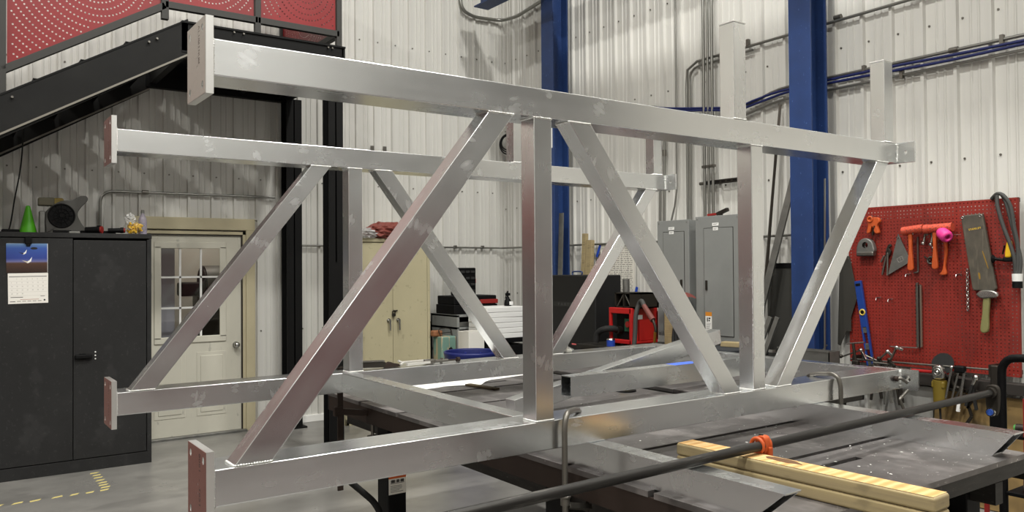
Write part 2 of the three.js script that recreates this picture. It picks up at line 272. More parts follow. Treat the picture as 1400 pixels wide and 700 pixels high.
// the small room behind the door, as seen through the glass
{
  const r = struct('room_back'), a = BZ - 0.25, b = BZ - 1.9;
  part('wall_shell', [span(0.8, 4.2, -0.2, 2.7, b - 0.1, b), span(0.7, 0.8, -0.2, 2.7, b - 0.1, a), span(4.2, 4.3, -0.2, 2.7, b - 0.1, a), span(0.7, 4.3, 2.6, 2.7, b - 0.1, a), span(0.7, 4.3, -0.2, 0, b - 0.1, a)], M.plainWall, r);
  const t = thing('floor_machine', 'dark grey machine with a round drum seen through the door glass', 'machine', [2.55, 0, BZ - 1.2]);
  part('drum', new THREE.CylinderGeometry(0.22, 0.22, 0.34, 28).rotateZ(Math.PI / 2).translate(0.1, 1.5, 0), std(0x4c4b47, 0.5), t); part('drum_end', new THREE.CylinderGeometry(0.2, 0.2, 0.02, 28).rotateZ(Math.PI / 2).translate(-0.08, 1.5, 0), M.black, t);
  part('column', span(-0.16, 0.1, 0, 1.5, -0.12, 0.12, 0.02), M.darkSteel, t); part('head', rbx(0.3, 0.16, 0.22, 0.03, -0.2, 1.45, 0.05), M.black, t); part('motor', new THREE.SphereGeometry(0.07, 18, 12).translate(-0.06, 1.17, 0.2), M.darkSteel, t);
  const p = thing('plastic_curtain', 'pale bluish sheet hanging at the left behind the door glass', 'sheet', [1.92, 0, BZ - 0.8]); part('sheet', span(-0.16, 0.16, 0.3, 2.1, -0.004, 0.004), std(0xa9abb8, 0.5), p); part('rail', rod([-0.2, 2.1, 0], [0.2, 2.1, 0], 0.012), M.steel, p);
  const l = thing('added_lamp', 'small lamp added to light the room behind the door', 'lamp', [2.6, 2.56, BZ - 1.1]); part('diffuser', span(-0.15, 0.15, 0.02, 0.04, -0.15, 0.15), std(0xffffff, 0.6, 0, { emissive: 0xfff4e2, emissiveIntensity: 3 }), l);
  const q = new THREE.RectAreaLight(0xfff4e2, 22, 0.3, 0.3); q.position.set(2.6, 2.57, BZ - 1.1); q.lookAt(2.6, 0, BZ - 1.1); scene.add(q);  // lamp put in to brighten the view through the door glass
}

// ---- mezzanine and stair
const MZ = -6.9, DECK = 3.71, SL = 0.592;
{
  const m = struct('mezzanine');
  // channel fascia along x, edge channel along z, deck and joists
  const chan = (x0, x1, z) => [span(x0, x1, DECK - 0.254, DECK, z - 0.012, z), span(x0, x1, DECK - 0.014, DECK + 0.002, z - 0.07, z + 0.012), span(x0, x1, DECK - 0.256, DECK - 0.242, z - 0.07, z + 0.004)];
  part('fascia_channel', chan(1.60, 3.03, MZ), M.blackSteel, m);
  part('edge_channel', [span(3.0, 3.012, DECK - 0.254, DECK, BZ + 0.03, MZ), span(2.94, 3.03, DECK - 0.014, DECK, BZ + 0.03, MZ), span(2.94, 3.012, DECK - 0.256, DECK - 0.242, BZ + 0.03, MZ)], M.blackSteel, m);
  part('ledger_channel', span(1.62, 3.0, DECK - 0.254, DECK - 0.02, BZ + 0.032, BZ + 0.11), M.blackSteel, m);
  for (let x = 1.68; x < 2.95; x += 0.42) part('joist', span(x - 0.03, x + 0.03, DECK - 0.22, DECK - 0.03, BZ + 0.11, MZ - 0.07), M.blackSteel, m);
  part('deck_plate', span(1.62, 3.0, DECK - 0.03, DECK - 0.016, BZ + 0.03, MZ - 0.012), M.blackSteel, m);
  for (const [x, z] of [[2.935, MZ - 0.068], [3.03, -8.30]]) {
    const w = z < -8 ? 0.165 : 0.14, n = part('support_column', [span(x - w / 2, x + w / 2, 0, DECK - 0.25, z + w / 2 - 0.012, z + w / 2), span(x - w / 2, x + w / 2, 0, DECK - 0.25, z - w / 2, z - w / 2 + 0.012), span(x - 0.006, x + 0.006, 0, DECK - 0.25, z - w / 2, z + w / 2)], M.blackSteel, m);
    part('column_foot', span(x - 0.12, x + 0.12, 0, 0.016, z - 0.12, z + 0.12), M.blackSteel, n);
  }
  const bolts = [];
  for (const x of [2.02, 2.10, 2.86, 2.9]) for (const y of [DECK - 0.03]) bolts.push(rod([x, y, MZ], [x, y, MZ + 0.022], 0.008, 6));
  for (let k = 0; k < bolts.length; k++) part('bolt', bolts[k], M.steel, m);
}
const stair = struct('stair');
const STX = 1.63, stairTop = (x) => DECK + (x - STX) * SL;      // top edge line of the stringers
{
  const run = STX + 4.5, len = run / Math.cos(Math.atan(SL)), ang = Math.atan(SL);
  const out = poly([[-4.55, Math.max(0, stairTop(-4.55))], [-4.55, 0], [-4.0, 0], [STX + 0.02, stairTop(STX) - 0.285], [STX + 0.02, stairTop(STX)], [STX - 0.02, stairTop(STX - 0.02)]]);
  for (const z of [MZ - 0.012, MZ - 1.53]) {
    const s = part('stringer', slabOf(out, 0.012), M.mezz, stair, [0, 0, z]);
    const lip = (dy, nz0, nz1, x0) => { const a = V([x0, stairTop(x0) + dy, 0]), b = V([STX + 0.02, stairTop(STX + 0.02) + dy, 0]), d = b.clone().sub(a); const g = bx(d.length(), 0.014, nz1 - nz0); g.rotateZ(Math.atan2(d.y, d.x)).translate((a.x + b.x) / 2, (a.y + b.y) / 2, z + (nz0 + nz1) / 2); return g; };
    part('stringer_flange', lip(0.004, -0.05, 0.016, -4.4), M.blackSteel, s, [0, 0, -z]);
    part('stringer_flange', lip(-0.285, -0.05, 0.03, -4.0), std(0x77736a, 0.45, 0.3), s, [0, 0, -z]);  // lower lip lighter: worn edge, with caught light put into its colour
  }
  for (let k = 1; k < 20; k++) { const y = DECK - 0.187 * k, x = STX - 0.187 * k / SL; if (y < 0.1) break; part('tread', [span(x - 0.13, x + 0.16, y - 0.05, y - 0.044, MZ - 1.515, MZ - 0.014), span(x - 0.13, x - 0.125, y - 0.09, y - 0.044, MZ - 1.515, MZ - 0.014), span(x + 0.155, x + 0.16, y - 0.09, y - 0.044, MZ - 1.515, MZ - 0.014)], M.blackSteel, stair); }
  for (const x of [0.42, 1.35, 1.41]) part('bolt', rod([x, stairTop(x) - 0.05, MZ], [x, stairTop(x) - 0.05, MZ + 0.022], 0.009, 6), M.steel, stair);
}
// red perforated guard panels in a black frame: rings of round holes
function guardPanel(outline, cx, cy, inside, t = 0.003) {
  const s = poly(outline);
  let n = 0;
  for (let k = 1; k < 40; k++) {
    const R = 0.052 * k, c = Math.max(6, Math.round(2 * Math.PI * R / 0.0285));
    for (let j = 0; j < c; j++) { const a = (j + (k % 2) * 0.5) / c * Math.PI * 2, x = cx + R * Math.cos(a), y = cy + R * Math.sin(a); if (inside(x, y)) { hole(s, x, y, 0.0072, 6); n++; } }
  }
  return slabOf(s, t);
}
{
  const z = MZ - 0.02, gd = struct('guard_rail'), W = 0.055;
  const line = (x) => 3.155 + (x - 0.38) * 0.606;           // bottom rail of the sloped guard
  const post = (x, y0, y1, w = 0.05) => part('guard_post', span(x - w / 2, x + w / 2, y0, y1, z - 0.05, z, 0.003), M.railSteel, gd);
  const rail = (a, b) => { const A = V([...a, z - 0.025]), B = V([...b, z - 0.025]); const g = rbx(A.distanceTo(B), W, 0.05, 0.003); g.rotateZ(Math.atan2(B.y - A.y, B.x - A.x)).translate((A.x + B.x) / 2, (A.y + B.y) / 2, z - 0.025); part('guard_rail_bar', g, M.railSteel, gd); };
  // sloped run down to the floor
  for (let i = 0; i < 4; i++) {
    const b = 1.48 - 1.12 * i, a = b - 1.12;
    if (i) post(b, stairTop(b) - 0.02, line(b) + 1.0);
    rail([a, line(a)], [b, line(b)]); rail([a, line(a) + 0.98], [b, line(b) + 0.98]);
    const A = a + 0.03, B = b - 0.03, L = (x) => line(x) + 0.03, o = [[A, L(A)], [B, L(B)], [B, L(B) + 0.92], [A, L(A) + 0.92]];
    const mid = (a + b) / 2, c = [mid + 0.06, line(mid) + 0.485];
    part('guard_panel', guardPanel(o, c[0], c[1], (x, y) => x > A + 0.02 && x < B - 0.02 && y > L(x) + 0.025 && y < L(x) + 0.89), M.guardRed, gd, [0, 0, z - 0.027]);
  }
  post(1.48, DECK, 4.85, 0.055); post(2.235, DECK, 4.85); post(2.985, DECK, 4.85);
  for (const [a, b] of [[1.48, 2.235], [2.235, 2.985]]) {
    rail([a, DECK + 0.122], [b, DECK + 0.122]); rail([a, 4.85], [b, 4.85]);
    const A = a + 0.03, B = b - 0.03, c = [(a + b) / 2 + (a > 2 ? 0.07 : -0.02), DECK + 0.46];
    part('guard_panel', guardPanel([[A, DECK + 0.155], [B, DECK + 0.155], [B, 4.82], [A, 4.82]], c[0], c[1], (x, y) => x > A + 0.02 && x < B - 0.02 && y > DECK + 0.18 && y < 4.79), M.guardRed, gd, [0, 0, z - 0.027]);
  }
  // the return along the open end of the deck
  const rx = 2.985;
  part('guard_rail_bar', span(rx - 0.025, rx + 0.025, DECK + 0.095, DECK + 0.15, BZ + 0.05, z - 0.05, 0.003), M.railSteel, gd);
  part('guard_rail_bar', span(rx - 0.025, rx + 0.025, 4.82, 4.875, BZ + 0.05, z - 0.05, 0.003), M.railSteel, gd);
  part('guard_post', span(rx - 0.025, rx + 0.025, DECK, 4.85, BZ + 0.04, BZ + 0.09, 0.003), M.railSteel, gd);
  const p = part('guard_panel', guardPanel([[0.03, 0.155], [1.47, 0.155], [1.47, 1.11], [0.03, 1.11]], 0.7, 0.55, (x, y) => x > 0.05 && x < 1.45 && y > 0.18 && y < 1.08), M.guardRed, gd, [rx, DECK, BZ + 0.06]);
  p.rotation.y = -Math.PI / 2;
}
// ---- blue building columns and crane runway beam
function column(name, x, z, w, d, h) {      // H section: flanges face +x and -x
  const c = struct(name);
  part('flange', span(x - d / 2, x - d / 2 + 0.016, 0, h, z - w / 2, z + w / 2, 0.002), M.blueSteel, c);
  part('flange', span(x + d / 2 - 0.016, x + d / 2, 0, h, z - w / 2, z + w / 2, 0.002), M.blueSteel, c);
  part('web', span(x - d / 2 + 0.016, x + d / 2 - 0.016, 0, h, z - 0.006, z + 0.006), M.blueSteel, c);
  part('base_plate', span(x - d / 2 - 0.05, x + d / 2 + 0.05, 0, 0.025, z - w / 2 - 0.015, z + w / 2 + 0.015), M.blueSteel, c);
  return c;
}
column('column_1', 5.65, -7.097, 0.21, 0.22, TOP);
column('column_2', 5.65, -3.85, 0.20, 0.22, TOP);
{
  const b = struct('beam_crane'), x = 5.2, y = 4.735;
  part('flange', span(x - 0.1, x + 0.1, y, y + 0.014, -7.92, 4), M.blueSteel, b); part('flange', span(x - 0.1, x + 0.1, y + 0.29, y + 0.304, -7.92, 4), M.blueSteel, b); part('web', span(x - 0.005, x + 0.005, y, y + 0.3, -7.92, 4), M.blueSteel, b);
  part('bracket', span(x, 5.56, y + 0.02, y + 0.2, -7.137, -7.057), M.blueSteel, b);
  part('bracket', span(x, 5.56, y + 0.02, y + 0.2, -3.89, -3.81), M.blueSteel, b);
}
// ---- high-bay lamps
for (const [x, z] of LAMPS) {
  const t = thing('high_bay_lamp', 'round high bay lamp hanging from the ceiling above the shop floor', 'lamp', [x, LAMP_Y, z], 0, 'high bay lamps under the ceiling');
  part('housing', [cylY(0.27, 0.15, 0.18, 0, 0.0, 0, 32)], M.blackSteel, t);
  part('hanger_rod', rod([0, 0.17, 0], [0, TOP - LAMP_Y, 0], 0.008), M.steel, t);
  part('diffuser', new THREE.CylinderGeometry(0.24, 0.24, 0.008, 32).translate(0, -0.006, 0), std(0xffffff, 0.6, 0, { emissive: 0xfff8ec, emissiveIntensity: 5 }), t);
  const l = new THREE.RectAreaLight(0xfffdf7, LAMP_LEVEL, LAMP_SIZE, LAMP_SIZE); l.name = 'lamp_light';
  l.position.set(x, LAMP_Y - 0.014, z); l.lookAt(x, 0, z); scene.add(l);
}

// ---------------------------------------------------------------- the welded aluminium truss frame
{
  const t = thing('aluminum_truss_frame', 'large welded mill-finish aluminum frame of two parallel trusses standing on the steel table', 'truss', [2.3, 1.028, -3.1]);
  const gx = 2.3, gy = 1.028, gz = -3.1, at = (x, y, z) => [x - gx, y - gy, z - gz];
  const S = 0.0787, H = 0.1016, W = 0.148, YT = 2.300, YB = 1.1293;
  const RZ = 0.0035;                                                  // outer corner radius of the extruded tube
  const tube = (l, h, d, r = RZ) => { const g = rbx(l, h, d, r, 0, 0, 0, 2), u = g.attributes.uv, a = rnd(), b = rnd(); for (let i = 0; i < u.count; i++) u.setXY(i, u.getX(i) + a, u.getY(i) + b); return g; };
  const bead = (a, b, r = 0.0045) => { const A = V(a), B = V(b), n = Math.max(3, Math.round(A.distanceTo(B) / 0.0075)), l = []; for (let i = 0; i < n; i++) { const p = A.clone().lerp(B, (i + 0.5) / n); l.push(new THREE.SphereGeometry(r * rr(0.85, 1.15), 6, 4).translate(p.x, p.y, p.z)); } return l; };
  const plateGeo = (() => { const s = poly([[-0.0955, -0.1053], [0.0955, -0.1053], [0.0955, 0.1053], [-0.0955, 0.1053]]); for (const a of [-1, 1]) for (const b of [-1, 1]) hole(s, a * 0.066, b * 0.078, 0.0105, 18); return slabOf(s, 0.022, 0.0012).rotateY(-Math.PI / 2); })();   // faces -x
  const faceGeo = (() => { const s = poly([[-0.0945, -0.1043], [0.0945, -0.1043], [0.0945, 0.1043], [-0.0945, 0.1043]]); for (const a of [-1, 1]) for (const b of [-1, 1]) hole(s, a * 0.066, b * 0.078, 0.0108, 18); hole(s, 0.012, 0.004, 0.0045, 8); hole(s, 0.012, -0.02, 0.0045, 8); hole(s, 0.03, -0.002, 0.003, 8); const g = slabOf(s, 0.0006); const p = g.attributes.position, u = g.attributes.uv; for (let i = 0; i < p.count; i++) u.setXY(i, (p.getX(i) + 0.0945) / 0.189, (p.getY(i) + 0.1043) / 0.2086); return g.rotateY(-Math.PI / 2); })();
  const stencil = (ink, ground, text) => print(256, 282, (c, w, h) => {
    c.fillStyle = ground; c.fillRect(0, 0, w, h);
    for (let i = 0; i < 900; i++) { c.fillStyle = `rgba(${i % 2 ? '255,235,225' : '20,5,5'},${rr(0.01, 0.05)})`; c.fillRect(rnd() * w, rnd() * h, rr(1, 5), rr(2, 16)); }
    c.save(); c.translate(w * 0.62, h * 0.06); c.rotate(Math.PI / 2); c.fillStyle = ink; c.font = 'bold 30px monospace'; c.fillText(text, 0, 0); c.restore();
  });
  const faceMat = (ink, ground, text, metal) => std(0xffffff, 0.42, metal, { map: stencil(ink, ground, text) });
  const brown = faceMat('#2a1514', '#8a5a52', '6061 - T651', 0.35), grey = faceMat('#55504a', '#aaa69f', 'ALUMINUM', 0.1), plum = faceMat('#3a2624', '#7d635e', '6061 - T651', 0.35);
  const lugGeo = (() => { const s = poly([[-0.148, -H / 2 - 0.002], [0.092, -H / 2 - 0.002], [0.092, H / 2 + 0.002], [-0.148, H / 2 + 0.002]]); hole(s, 0.045, 0, 0.0085, 14); return slabOf(s, 0.012, 0.001).rotateY(-Math.PI / 2); })();
  for (const [zf, x0, x1, xA, xB, xU, xC, faces] of [
    [-2.242, 0.5973, 4.0534, 1.6909, 2.8735, 2.765, 3.943, [grey, brown]],
    [-3.914, 0.6308, 4.087, 1.735, 2.914, 2.799, 3.977, [plum, brown]]]) {
    const near = zf > -3, zc = zf - W / 2;
    [[YT, 'top_chord', 0], [YB, 'bottom_chord', 1]].forEach(([y, n, k]) => {
      const ch = part(n, tube(x1 - x0, H, W), M.alu, t, at((x0 + x1) / 2, y - H / 2, zc));
      const ep = part('end_plate', plateGeo, M.aluCut, t, at(x0, y - H / 2, zc));
      part('plate_face', faceGeo, faces[k], ep, [-0.0221, 0, 0]);
      part('end_lug', lugGeo, M.alu, t, at(x1 + 0.012, y - H / 2, zf));
      part('weld_bead', [...bead([x1 - gx - 0.003, y - H - gy + 0.004, zf - gz + 0.002], [x1 - gx - 0.003, y - gy - 0.004, zf - gz + 0.002], 0.006), ...bead([x0 - gx + 0.003, y - H - gy, zf - gz + 0.002], [x0 - gx + 0.003, y - gy, zf - gz + 0.002]), ...bead([x0 - gx + 0.003, y - gy + 0.002, zf - gz], [x0 - gx + 0.003, y - gy + 0.002, zf - W - gz])], M.weld, t);
      void ch;
    });
    const zi = zf - 0.0012 - S / 2, yLo = YB, yHi = YT - H;
    const foot = (x, y, w = S) => part('weld_bead', [...bead([x - gx, y - gy, zf - gz - 0.001], [x + w - gx, y - gy, zf - gz - 0.001]), ...bead([x - gx, y - gy, zf - S - gz], [x - gx, y - gy, zf - gz]), ...bead([x + w - gx, y - gy, zf - S - gz], [x + w - gx, y - gy, zf - gz])], M.weld, t);
    const post = (x, y0, y1) => { const m = part('post', tube(y1 - y0, S, S), M.alu, t, at(x + S / 2, (y0 + y1) / 2, zi)); m.rotation.z = Math.PI / 2; return m; };
    post(xA, yLo, yHi); foot(xA, yLo + 0.002); foot(xA, yHi - 0.002);
    post(xB, yLo, yHi); foot(xB, yLo + 0.002); foot(xB, yHi - 0.002);
    for (const x of [xU, xC]) {
      const h = 0.418, m = post(x, YT, YT + h); m.name = 'stub_post'; foot(x, YT + 0.002);
      part('cap_plate', span(-S / 2 - 0.001, S / 2 + 0.001, 0, 0.007, -S / 2 - 0.001, S / 2 + 0.001, 0.0015), M.aluCut, t, at(x + S / 2, YT + h, zi));
    }
    // diagonals: parallelograms cut to fit between the chords
    const dw = 0.104, dx = near ? 0 : 0.032;
    const diag = (xb, xt) => {
      const s = poly([[xb, yLo], [xb + dw, yLo], [xt + dw, yHi], [xt, yHi]]);
      // swept along its own length so that the grain follows the bar
      const L = Math.hypot(xt - xb, yHi - yLo), a = Math.atan2(yHi - yLo, xt - xb), g0 = new THREE.ExtrudeGeometry(s, { depth: S - 0.004, bevelEnabled: true, bevelThickness: 0.002, bevelSize: 0.003, bevelOffset: -0.003, bevelSegments: 2 });
      g0.translate(-(xb + xt + dw) / 2, -(yLo + yHi) / 2, -S / 2 + 0.002).rotateZ(-a);
      const m = part('diagonal', uvBox(g0), M.alu, t, at((xb + xt + dw) / 2, (yLo + yHi) / 2, zi)); m.rotation.z = a;
      foot(xb, yLo + 0.002, dw); foot(xt, yHi - 0.002, dw); void L;
    };
    diag(0.655 + dx, 1.502 + dx); diag(2.684 + dx, 1.848 + dx * 1.2); diag(3.030 + dx, 3.868 + dx);
  }
  // members between the two trusses
  const cross = (n, x, w, y0, y1, z0, z1) => { const m = part(n, tube(z1 - z0, y1 - y0, w), M.alu, t, at(x + w / 2, (y0 + y1) / 2, (z0 + z1) / 2)); m.rotation.y = Math.PI / 2; return m; };
  cross('cross_member', 1.695, 0.0787, YB - H, YB, -3.914, -2.39);
  cross('cross_member', 3.965, 0.0787, YB - H, YB, -3.914, -2.39);
  { // open-ended middle tube running towards the right end
    const s = poly([[-0.0394, -H / 2], [0.0394, -H / 2], [0.0394, H / 2], [-0.0394, H / 2]]), h = new THREE.Path(); h.moveTo(-0.035, -H / 2 + 0.0045); h.lineTo(-0.035, H / 2 - 0.0045); h.lineTo(0.035, H / 2 - 0.0045); h.lineTo(0.035, -H / 2 + 0.0045); h.closePath(); s.holes.push(h);
    const l = 3.965 - 2.535, m = part('middle_tube', uvBox(new THREE.ExtrudeGeometry(s, { depth: l, bevelEnabled: false }).translate(0, 0, -l / 2)), M.alu, t, at(2.535 + l / 2, YB - H / 2, -3.115)); m.rotation.y = Math.PI / 2;
    part('tape_strip', span(-0.18, 0.17, H / 2, H / 2 + 0.0006, -0.032, 0.032), std(0x3f66d8, 0.5), m, [0, 0, 0]).position.set(0, 0, 0);
    m.children[0].geometry = span(-0.037, 0.037, H / 2, H / 2 + 0.0006, 0.03, 0.22);
  }
  { // inner brace that slopes up towards the far right
    const a = V([2.30, 0.975, -3.26]), b = V([3.99, 1.228, -3.40]), d = b.clone().sub(a), m = part('sloping_brace', tube(d.length(), 0.0889, 0.07), M.alu, t);
    m.position.copy(a.clone().add(b).multiplyScalar(0.5).sub(V([gx, gy, gz]))); m.rotation.set(0, Math.atan2(-d.z, d.x), Math.atan2(d.y, Math.hypot(d.x, d.z)), 'YXZ');
  }
}

// ---------------------------------------------------------------- steel welding table
{
  const t = thing('welding_table', 'long dark steel welding table with rusty apron and slotted plate top', 'table', [2.68, 0, -3.0]);
  const gx = 2.68, gz = -3.0, X0 = 1.90, X1 = 3.47, Z0 = -4.60, Z1 = -1.41, T = 0.93;
  const loc = (x0, x1, y0, y1, z0, z1, r) => span(x0 - gx, x1 - gx, y0, y1, z0 - gz, z1 - gz, r);
  // plates: strips across the table with slots between them; a few punched notches show the dark frame below
  const zs = [Z0, -4.15, -3.70, -3.25, -2.80, -2.35, -1.90, Z1];
  for (let i = 0; i + 1 < zs.length; i++) {
    const a = zs[i] + (i ? 0.014 : 0), b = zs[i + 1] - (i + 2 < zs.length ? 0.014 : 0);
    const sh = poly([[X0 - gx, -(b - gz)], [X1 - gx, -(b - gz)], [X1 - gx, -(a - gz)], [X0 - gx, -(a - gz)]]);
    for (const [px, pz, w, d] of [[2.44, -2.11, 0.055, 0.03], [2.62, -1.76, 0.26, 0.032], [2.28, -2.6, 0.05, 0.03], [2.72, -4.33, 0.3, 0.028], [2.02, -3.05, 0.07, 0.03]]) if (pz > a + 0.03 && pz < b - 0.03) { const h = new THREE.Path(); h.moveTo(px - gx, -(pz - d / 2 - gz)); h.lineTo(px - gx, -(pz + d / 2 - gz)); h.lineTo(px + w - gx, -(pz + d / 2 - gz)); h.lineTo(px + w - gx, -(pz - d / 2 - gz)); h.closePath(); sh.holes.push(h); }
    part('top_plate', uvBox(new THREE.ExtrudeGeometry(sh, { depth: 0.02, bevelEnabled: false }).rotateX(-Math.PI / 2).translate(0, T - 0.02, 0)), M.tableTop, t);
  }
  part('under_strip', zs.slice(1, -1).map((z) => loc(X0 + 0.01, X1 - 0.01, T - 0.05, T - 0.021, z - 0.06, z + 0.06)), M.mill, t);
  part('under_plate', loc(X0 + 0.02, X1 - 0.02, T - 0.06, T - 0.052, Z0 + 0.02, Z1 - 0.02), M.mill, t);
  part('apron', loc(X0 + 0.002, X0 + 0.012, T - 0.105, T - 0.02, Z0, Z1), M.rustSteel, t);
  part('apron', loc(X0, X1, T - 0.075, T - 0.02, Z1 - 0.012, Z1 - 0.002), M.mill, t);
  part('apron', loc(X1 - 0.012, X1 - 0.002, T - 0.105, T - 0.02, Z0, Z1), M.mill, t);
  part('apron', loc(X0, X1, T - 0.105, T - 0.02, Z0 + 0.002, Z0 + 0.012), M.mill, t);
  for (const z of [-4.02, -2.5, -1.62]) for (const x of [2.03, 3.34]) {
    const l = part('leg', loc(x - 0.055, x + 0.055, 0.012, T - 0.06, z - 0.065, z + 0.065, 0.006), M.blackSteel, t);
    part('foot_plate', loc(x - 0.09, x + 0.09, 0, 0.012, z - 0.09, z + 0.09), M.blackSteel, l);
  }
  for (const z of [-4.02, -2.5, -1.62]) part('rail', loc(2.085, 3.285, 0.60, 0.68, z - 0.03, z + 0.03), M.mill, t);
  for (const x of [2.03, 3.34]) part('rail', loc(x - 0.03, x + 0.03, T - 0.19, T - 0.105, Z0 + 0.05, Z1 - 0.05), M.mill, t);
  const sticker = print(96, 100, (c, w, h) => { c.fillStyle = '#e8e4da'; c.fillRect(0, 0, w, h); c.fillStyle = '#d8632a'; c.fillRect(0, 0, w, 26); c.fillStyle = '#3a3733'; for (let i = 0; i < 3; i++) c.fillRect(10, 36 + i * 6, 76, 2); c.fillRect(14, 32, 20, 14); c.fillRect(44, 32, 14, 14); c.fillRect(66, 32, 18, 14); for (let i = 0; i < 5; i++) c.fillRect(10, 60 + i * 7, rr(40, 76), 2); });
  part('warning_sticker', new THREE.PlaneGeometry(0.105, 0.115).translate(2.03 - gx, 0.50, -4.02 + 0.0665 - gz), std(0xffffff, 0.6, 0, { map: sticker }), t);
}
{ // bright chips and weld spatter strewn over the plates
  const t = thing('metal_chips', 'scattered bright aluminum chips and spatter on the dark table top', 'chips', [2.68, 0.9302, -2.0]); const l = [];
  for (let k = 0; k < 150; k++) { const x = rr(2.42, 3.28), z = -1.46 - 1.9 * Math.pow(rnd(), 1.3), s = rr(0.001, 0.0035), g = new THREE.IcosahedronGeometry(s, 0); g.scale(rr(0.6, 2.4), 0.5, rr(0.6, 1.6)).rotateY(rr(0, 3)); l.push(g.translate(x - 2.68, s * 0.4, z + 2.0)); }
  part('flakes', l, std(0xe2e2de, 0.5, 0.3), t).userData.kind = 'stuff'; t.userData.kind = 'stuff'; delete t.userData.category; t.userData.category = 'chips';
}
{ // bent handle of a clamp fixed at the end of the near chord
  const t = thing('bent_handle', 'bright bent steel handle hooked at the right end of the near bottom chord', 'handle', [4.0, 1.085, -2.236]);
  part('bar', hose([[0, 0, 0], [0.02, 0.0, 0.02], [0.075, -0.035, 0.03], [0.06, -0.06, 0.03], [-0.02, -0.10, 0.03], [0.0, -0.13, 0.03], [0.05, -0.2, 0.03]], 0.0085, 40, 8, 0.2), M.steel, t); part('nut', new THREE.CylinderGeometry(0.014, 0.014, 0.016, 6).rotateX(Math.PI / 2).translate(0, 0, 0.004), M.rustSteel, t);
}
{ // a second table stands beyond the first one
  const t = thing('welding_table', 'shorter dark steel table beyond the right end of the long welding table', 'table', [4.12, 0, -3.7]);
  for (let k = 0; k < 3; k++) part('top_plate', span(-0.52, 0.52, 0.91, 0.93, -0.9 + k * 0.6 + 0.007, -0.3 + k * 0.6 - 0.007, 0.002), M.tableTop, t);
  part('under_plate', span(-0.5, 0.5, 0.87, 0.905, -0.88, 0.88), M.mill, t); part('apron', [span(-0.52, -0.508, 0.84, 0.91, -0.9, 0.9), span(0.508, 0.52, 0.84, 0.91, -0.9, 0.9), span(-0.52, 0.52, 0.84, 0.91, 0.888, 0.9)], M.mill, t);
  for (const x of [-0.42, 0.42]) for (const z of [-0.78, 0.78]) part('leg', span(x - 0.04, x + 0.04, 0, 0.87, z - 0.04, z + 0.04), M.blackSteel, t);
}
// black hose hanging beside the table leg
{ const t = thing('air_hose', 'black rubber hose bending down beside the stickered table leg', 'hose', [1.86, 0, -3.87]); part('tube', hose([[-0.36, 0.78, 0.02], [-0.25, 0.675, 0.02], [-0.14, 0.57, 0.02], [-0.03, 0.465, 0.02], [0.01, 0.40, 0.02], [0.02, 0.30, 0.02], [0.02, 0.012, 0.02]], 0.017, 60, 10, 0.3), M.rubber, t); }

// loose rectangular tubes with mitred ends lying across the table, under the near bottom chord
function spacer(label, x, w, z0, zTop, zLow) {
  const t = thing('aluminum_tube', label, 'tube', [x, 0.93, (z0 + zTop) / 2]);
  const H = 0.0972, gz = (z0 + zTop) / 2, th = 0.005;
  const o = poly([[z0 - gz, 0], [zLow - gz, 0], [zTop - gz, H], [z0 - gz, H]]);
  const side = (xx) => part('side_wall', slabOf(o, th).rotateY(-Math.PI / 2).translate(xx, 0, 0), M.alu, t);
  side(-w / 2 + th); side(w / 2);
  part('top_wall', rbx(w - 2 * th + 0.002, th, zTop - z0, 0.001, 0, H - th / 2, (z0 + zTop) / 2 - gz), M.alu, t);
  part('bottom_wall', rbx(w - 2 * th + 0.002, th, zLow - z0, 0.001, 0, th / 2, (z0 + zLow) / 2 - gz), M.alu, t);
}
spacer('mitred aluminum tube lying across the table, beside the two pine timbers', 1.972, 0.080, -3.3, -1.408, -1.52);
spacer('mitred aluminum tube at the far right edge of the steel table, pipe crossing over it', 3.345, 0.088, -2.9, -1.388, -1.468);

// two pine timbers, one on the other
for (const [k, y, top] of [[0, 0.931, 'lower'], [1, 0.9755, 'upper']]) {
  const t = thing('pine_timber', k ? 'upper of two stacked pine timbers, its top worn and bark stained' : 'lower of two stacked pine timbers lying flat on the steel table', 'timber', [2.282, y, -1.62], 0.047, 'stacked pine timbers on the table');
  part('board', rbx(0.092, 0.0435, 0.93, 0.009, 0, 0.02175, 0, 2).clone(), k ? M.pineTop : M.pine, t);
  t.children[0].material = M.pine;
  if (k) { part('weathered_face', rbx(0.084, 0.0012, 0.915, 0.0005, 0, 0.0438, 0, 1), M.pineTop, t); const bark = (x, z, w, l) => { const o = []; for (let i = 0; i < 14; i++) { const a = i / 14 * 6.283, q = rr(0.7, 1.1); o.push([x + w * q * Math.cos(a), z + l * q * Math.sin(a)]); } return slabOf(smooth(o), 0.0009).rotateX(-Math.PI / 2).translate(0, 0.0444, 0); }; part('bark_patch', bark(0.012, 0.06, 0.022, 0.075), std(0x5f4228, 0.85), t); }
}
